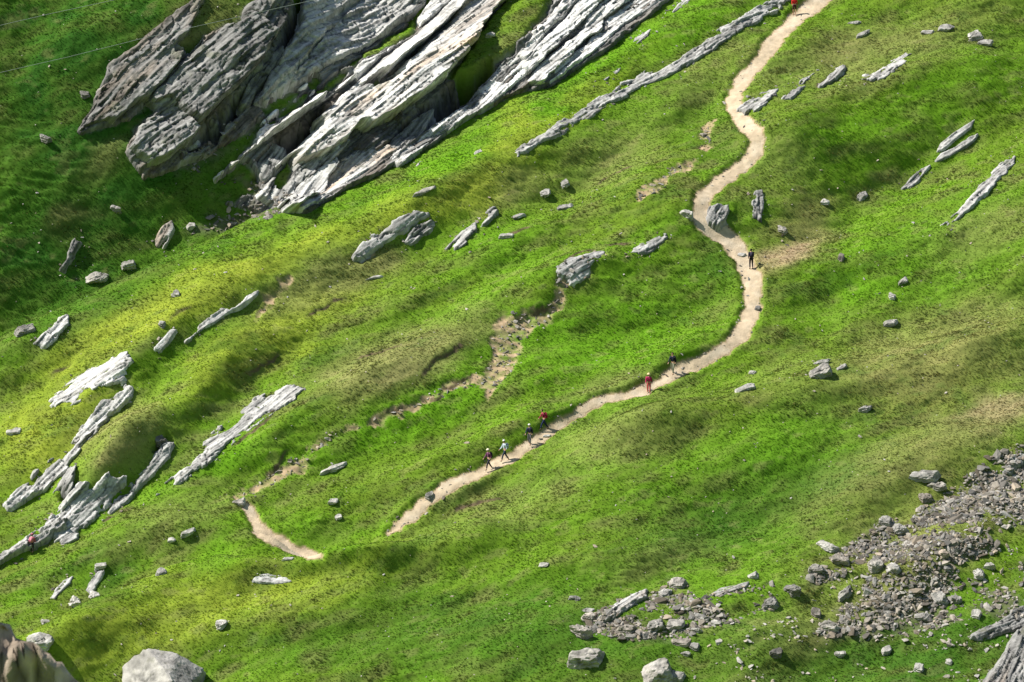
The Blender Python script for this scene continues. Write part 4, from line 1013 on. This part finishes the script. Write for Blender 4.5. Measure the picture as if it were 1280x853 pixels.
e2r = ng.nodes.new('FunctionNodeEulerToRotation')
ng.links.new(gi.outputs[0], iop.inputs['Points']); ng.links.new(ci.outputs[0], iop.inputs['Instance'])
iop.inputs['Pick Instance'].default_value = True
ng.links.new(na('tidx', 'INT'), iop.inputs['Instance Index'])
ng.links.new(na('trot', 'FLOAT_VECTOR'), e2r.inputs[0]); ng.links.new(e2r.outputs[0], iop.inputs['Rotation'])
ng.links.new(na('tscl', 'FLOAT_VECTOR'), iop.inputs['Scale'])
ng.links.new(iop.outputs[0], gout.inputs[0])
md = go.modifiers.new('scatter', 'NODES'); md.node_group = ng
me.materials.append(M_GRASS)
print('tufts', NP)

# ------------------------------------------------------------------ hikers
def flat(name, c, rough=.8):
    return mat(name, c, rough, nscale=14, namp=.15)
SKIN = flat('skin', (.50, .30, .20), .6)
def skin_obj(name, nodes, edges, m, parent, root=0, sub=1):
    me = bpy.data.meshes.new(name); me.from_pydata([n[:3] for n in nodes], edges, []); me.materials.append(m)
    o = link(name, me, parent)
    md = o.modifiers.new('skin', 'SKIN')
    for i, n_ in enumerate(nodes):
        rr = n_[3]; r2 = n_[4] if len(n_) > 4 else rr
        me.skin_vertices[0].data[i].radius = (rr, r2); me.skin_vertices[0].data[i].use_root = (i == root)
    md.use_smooth_shade = True
    sb = o.modifiers.new('sub', 'SUBSURF'); sb.levels = sub; sb.render_levels = sub
    return o
def lathe(name, prof, m, parent, loc, seg=14, tilt=0, sq=(1, 1)):
    bm = bmesh.new(); rings = []
    for (rr, z) in prof: rings.append([bm.verts.new((rr*math.cos(2*math.pi*i/seg)*sq[0], rr*math.sin(2*math.pi*i/seg)*sq[1], z)) for i in range(seg)])
    for a, b in zip(rings, rings[1:]):
        for i in range(seg): bm.faces.new((a[i], a[(i+1) % seg], b[(i+1) % seg], b[i]))
    bm.faces.new(rings[0][::-1]); bm.faces.new(rings[-1])
    me = bpy.data.meshes.new(name); bm.to_mesh(me); bm.free(); me.materials.append(m)
    me.polygons.foreach_set('use_smooth', [True]*len(me.polygons))
    o = link(name, me, parent); o.location = loc; o.rotation_euler = (0, tilt, 0); return o
def hiker(label, u, v, face, top, legs, hat=None, pack=None, hair=(.05, .03, .02), stride=.3, height=1.72, lean=.08, boots=(.04, .03, .03), arm=.35, legs_bare=False, hatkind='cap', sleeves=True):
    """stands with the feet at photo point (u,v); face: heading in degrees (0 = to the right, 270 = towards the viewer)"""
    s_, t_, n_ = st_pos(u, v); p = Vector(to_world(np.array(s_), np.array(t_), np.array(n_)))
    root = bpy.data.objects.new('person', None); COL.objects.link(root); thing(root, label, 'hiker', 'hikers on the mountain path')
    root.location = p; root.rotation_euler = (0, 0, R(face)); k = height/1.72; root.scale = (k, k, k)
    def Z(x, y, z): return (x+lean*max(0, z-.9)*1.1, y, z)
    hp = .93; fs = stride
    # joints: x forward, y left
    nodes = []; edges = []
    def add(pn, rr, r2=None, par=None):
        nodes.append((*pn, rr, r2 if r2 else rr)); i = len(nodes)-1
        if par is not None: edges.append((par, i))
        return i
    pel = add(Z(0, 0, hp), .13, .10)
    sp = add(Z(0, 0, 1.15), .125, .095, pel); ch = add(Z(0, 0, 1.34), .15, .105, sp)
    nk = add(Z(0, 0, 1.46), .055, .055, ch); nk2 = add(Z(.01, 0, 1.53), .05, .05, nk)
    hd = add(Z(.02, 0, 1.61), .078, .088, nk2); ht = add(Z(.015, 0, 1.69), .062, .07, hd)
    add(Z(.115, 0, 1.60), .011, .012, hd)                                   # nose
    for q in (-1, 1): add(Z(.01, q*.083, 1.61), .012, .018, hd)              # ears
    kn, an = [], []
    for q, f_ in ((1, 1), (-1, -1)):
        a = add(Z(0, q*.095, hp-.06), .088, .09, pel)
        b = add((f_*fs*.55+.04, q*.10, .50), .058, .058, a)
        c = add((f_*fs*1.0-(.03 if f_ > 0 else .06), q*.10, .10+(.03 if f_ < 0 else 0)), .036, .036, b)
        d = add((f_*fs*1.0+.12, q*.11, .045), .036, .03, c)
        kn.append(b); an.append((c, d))
    arms = []
    for q, f_ in ((1, -1), (-1, 1)):
        a = add(Z(0, q*.19, 1.41), .052, .052, ch)
        b = add(Z(.02+f_*arm*.35, q*.235, 1.13), .040, .040, a)
        c = add(Z(.16+f_*arm*.5, q*.22, .98), .027, .027, b)
        h = add(Z(.21+f_*arm*.5, q*.215, .945), .030, .018, c)
        for j in range(4):                                               # four fingers
            y0 = q*(.195+.015*j)
            e = add(Z(.255+f_*arm*.5, y0, .905+.004*j), .0085, .0085, h)
            add(Z(.268+f_*arm*.5, y0, .875+.006*abs(j-1.5)), .0075, .0075, e)
        e = add(Z(.20+f_*arm*.5, q*.18, .925), .0095, .0095, h)             # thumb
        add(Z(.222+f_*arm*.5, q*.168, .90), .0085, .0085, e); arms.append((a, b, c))
    skin_obj('body', nodes, edges, SKIN, root)
    # trousers
    Lm = flat('trousers_cloth', legs); P_ = [nodes[pel]]; E_ = []
    P_[0] = (*nodes[pel][:3], .145, .115); ids = [0]
    P_.append((*Z(0, 0, 1.04)[:3], .135, .105)); E_.append((0, 1))
    base = [i for i in range(len(nodes)) if (pel, i) in edges and i not in (sp,)]
    for hi_, b, (c, d) in zip(base, kn, an):
        i0 = len(P_); P_.append((*nodes[hi_][:3], .10, .10)); E_.append((0, i0))
        P_.append((*nodes[b][:3], .074, .074)); E_.append((i0, i0+1))
        if not legs_bare:
            x_, y_, z_ = nodes[c][:3]; P_.append((x_, y_, z_+.05, .056, .056)); E_.append((i0+1, i0+2))
    skin_obj('trousers', P_, E_, Lm, root)
    for (c, d) in an:
        x_, y_, z_ = nodes[c][:3]; x2, y2, z2 = nodes[d][:3]
        skin_obj('boot', [(x_-.03, y_, z_-.03, .05, .05), (x2, y2, z2, .048, .04), (x_, y_, z_+.05, .048, .048)], [(0, 1), (0, 2)], flat('boot_leather', boots), root)
    # jacket
    Tm = flat('jacket_cloth', top)
    P_ = [(*Z(0, 0, 1.34), .172, .125), (*Z(0, 0, 1.15), .145, .115), (*Z(0, 0, .98), .15, .12), (*Z(0, 0, 1.45), .08, .075)]
    E_ = [(0, 1), (1, 2), (0, 3)]
    for (a, b, c) in arms:
        i0 = len(P_); P_.append((*nodes[a][:3], .068, .068)); E_.append((0, i0)); P_.append((*nodes[b][:3], .054, .054)); E_.append((i0, i0+1))
        if sleeves: P_.append((*nodes[c][:3], .041, .041)); E_.append((i0+1, i0+2))
    skin_obj('jacket', P_, E_, Tm, root)
    Hm = flat('hair', hair)
    lathe('hair', [(.088, -.06), (.097, 0), (.092, .05), (.06, .09), (.015, .105)], Hm, root, Z(-.008, 0, 1.645), tilt=-.25)
    if hat:
        HM_ = flat('hat_cloth', hat)
        if hatkind == 'sun': prof = [(.17, -.012), (.175, 0), (.108, .012), (.104, .06), (.085, .10), (.03, .115)]
        else: prof = [(.108, -.01), (.108, .03), (.098, .07), (.065, .105), (.015, .12)]
        lathe('hat', prof, HM_, root, Z(.02, 0, 1.67))
    if pack:
        bm = bmesh.new(); bmesh.ops.create_cube(bm, size=1)
        bmesh.ops.scale(bm, vec=(.22, .32, .50), verts=bm.verts)
        for q in bm.verts:
            if q.co.z > 0: q.co.x *= .8; q.co.y *= .86
        bmesh.ops.bevel(bm, geom=bm.edges[:], offset=.06, segments=3, affect='EDGES')
        me = bpy.data.meshes.new('pack'); bm.to_mesh(me); bm.free(); Pm = flat('pack_nylon', pack); me.materials.append(Pm)
        me.polygons.foreach_set('use_smooth', [True]*len(me.polygons))
        o = link('backpack', me, root); o.location = Z(-.235, 0, 1.24); o.rotation_euler = (0, lean*1.1, 0)
        for q in (-1, 1):
            skin_obj('strap', [(*Z(-.14, q*.10, 1.42), .022, .015), (*Z(.02, q*.11, 1.475), .022, .015), (*Z(.125, q*.11, 1.34), .022, .015), (*Z(.10, q*.12, 1.14), .018, .012), (*Z(-.12, q*.16, 1.06), .016, .012)], [(0, 1), (1, 2), (2, 3), (3, 4)], Pm, o if False else root)
    return root
hiker("hiker in a beige sun hat with black backpack, lowest on the path", 611, 588, 215, (.16, .05, .12), (.02, .02, .035), (.72, .66, .48), (.015, .015, .03), stride=.32, hatkind='sun')
hiker("hiker in pale blue top and white cap, second from the bottom of the path", 631, 577, 205, (.50, .58, .66), (.02, .03, .06), (.75, .76, .70), (.28, .33, .42), stride=.34)
hiker("hiker in white cap and navy jacket with grey trousers, third on the path", 662, 557, 250, (.02, .02, .05), (.13, .12, .14), (.80, .78, .74), (.03, .03, .08), stride=.14)
hiker("bareheaded hiker in a dark red top and red backpack", 680, 538, 200, (.30, .015, .06), (.012, .02, .06), None, (.32, .02, .05), stride=.36, lean=.2)
hiker("hiker in straw hat and all red clothes on the middle path", 811, 493, 265, (.38, .02, .09), (.48, .09, .09), (.78, .60, .33), (.30, .02, .12), stride=.12, hatkind='sun', boots=(.2, .05, .04))
hiker("hiker in black top with grey green trousers behind the red hiker", 841, 469, 245, (.012, .014, .03), (.22, .22, .16), None, (.01, .012, .03), stride=.22, height=1.85)
hiker("hiker all in black standing alone at the path bend", 939, 337, 100, (.015, .015, .03), (.012, .010, .015), None, (.025, .02, .04), stride=.05, height=1.75, hair=(.02, .015, .012))
hiker("hiker in a bright red jacket cut by the top edge of the picture", 993, 19.5, 270, (.50, .02, .02), (.06, .01, .02), (.4, .03, .03), None, stride=.08, legs_bare=True)
hiker("hiker with pink backpack in front of the grey ledges at the far left", 40, 692, 80, (.50, .12, .18), (.02, .015, .02), (.55, .16, .22), (.60, .20, .26), stride=.08, height=1.55)

# ------------------------------------------------------------------ cables crossing in front of the far slope
M_CABLE = mat('steel_cable', (.20, .23, .22), .5)
def cable(label, pts, dist):
    a = np.array(pts, float); d = ray(a[:, 0], a[:, 1]); P = CAM+d*(dist/(d@CF))[:, None]
    cu = bpy.data.curves.new('cable', 'CURVE'); cu.dimensions = '3D'; cu.bevel_depth = .016; cu.bevel_resolution = 1
    sp = cu.splines.new('POLY'); sp.points.add(len(P)-1)
    for i, q in enumerate(P): sp.points[i].co = (*q, 1)
    cu.materials.append(M_CABLE)
    o = bpy.data.objects.new('cable', cu); COL.objects.link(o)
    me = bpy.data.meshes.new_from_object(o.evaluated_get(bpy.context.evaluated_depsgraph_get())); COL.objects.unlink(o); bpy.data.objects.remove(o)
    if not me.materials: me.materials.append(M_CABLE)
    thing(link('cable', me), label, 'cable', None)
cable("thin steel cable across the top left corner, upper one", [(-300, 92), (-100, 53), (0, 32), (60, 18), (130, 3), (220, -18), (420, -62)], 400)
cable("thin steel cable across the dark slope and crag, lower one", [(-300, 150), (-100, 112), (0, 91), (87, 71), (175, 49), (260, 30), (380, 3), (480, -20), (700, -70)], 400)

# ------------------------------------------------------------------ rocky foreground spur, out of focus
def spur():
    D_ = 46.0
    a = np.array(PX("-60,690 -20,745 10,775 30,800 52,818 78,838 100,856 150,900"), float)
    d = ray(a[:, 0], a[:, 1]); P = CAM+d*(D_/(d@CF))[:, None]        # crest line of the spur
    n = 110; m = 90
    x = np.linspace(P[0, 0]-2.5, P[-1, 0]+1.2, n); crest = np.interp(x, P[:, 0], P[:, 2])
    crest = np.where(x < P[0, 0], P[0, 2]+(P[0, 0]-x)*.9, crest)
    y0 = P[0, 1]
    th = np.linspace(-1, 1, m); X, TH = np.meshgrid(x, th, indexing='ij')
    Y = y0+TH*2.6; base = camz-2.2-(Y+474)*.42-1
    prof = (1-np.abs(TH)**1.6)
    Z_ = base+(crest[:, None]-base)*prof
    nz = .13*fbm(X/.22, Z_/.22, 4, 3, .6)+.03*fbm(X/.06, Y/.06+Z_/.1, 3, 7)+.10*fbm(X/.7, Z_/.5, 3, 9)
    Y = Y-np.abs(nz)*2.5; Z_ = Z_+nz*1.1+.05*fbm(X/.05, TH*8, 3, 4, .6)
    c = (.27*(1+1.6*fbm(X/.13, Z_/.13, 4, 2, .6)))[..., None]*np.array([1.15, .93, .72])
    li = np.clip((fbm(X/.09+4, Z_/.09, 3, 6)-.25)*3, 0, 1)[..., None]; c = c*(1-li*.6)+np.array([.33, .31, .30])*li*.6
    V_ = np.stack([X, Y, Z_], -1).reshape(-1, 3)
    o = link('foreground_crag', grid_mesh('spur', V_, grid_faces(n, m), np.clip(c.reshape(-1, 3), .02, .6), M_ROCK))
    thing(o, 'blurred brown foreground rock in the bottom left corner', 'rock')
spur()
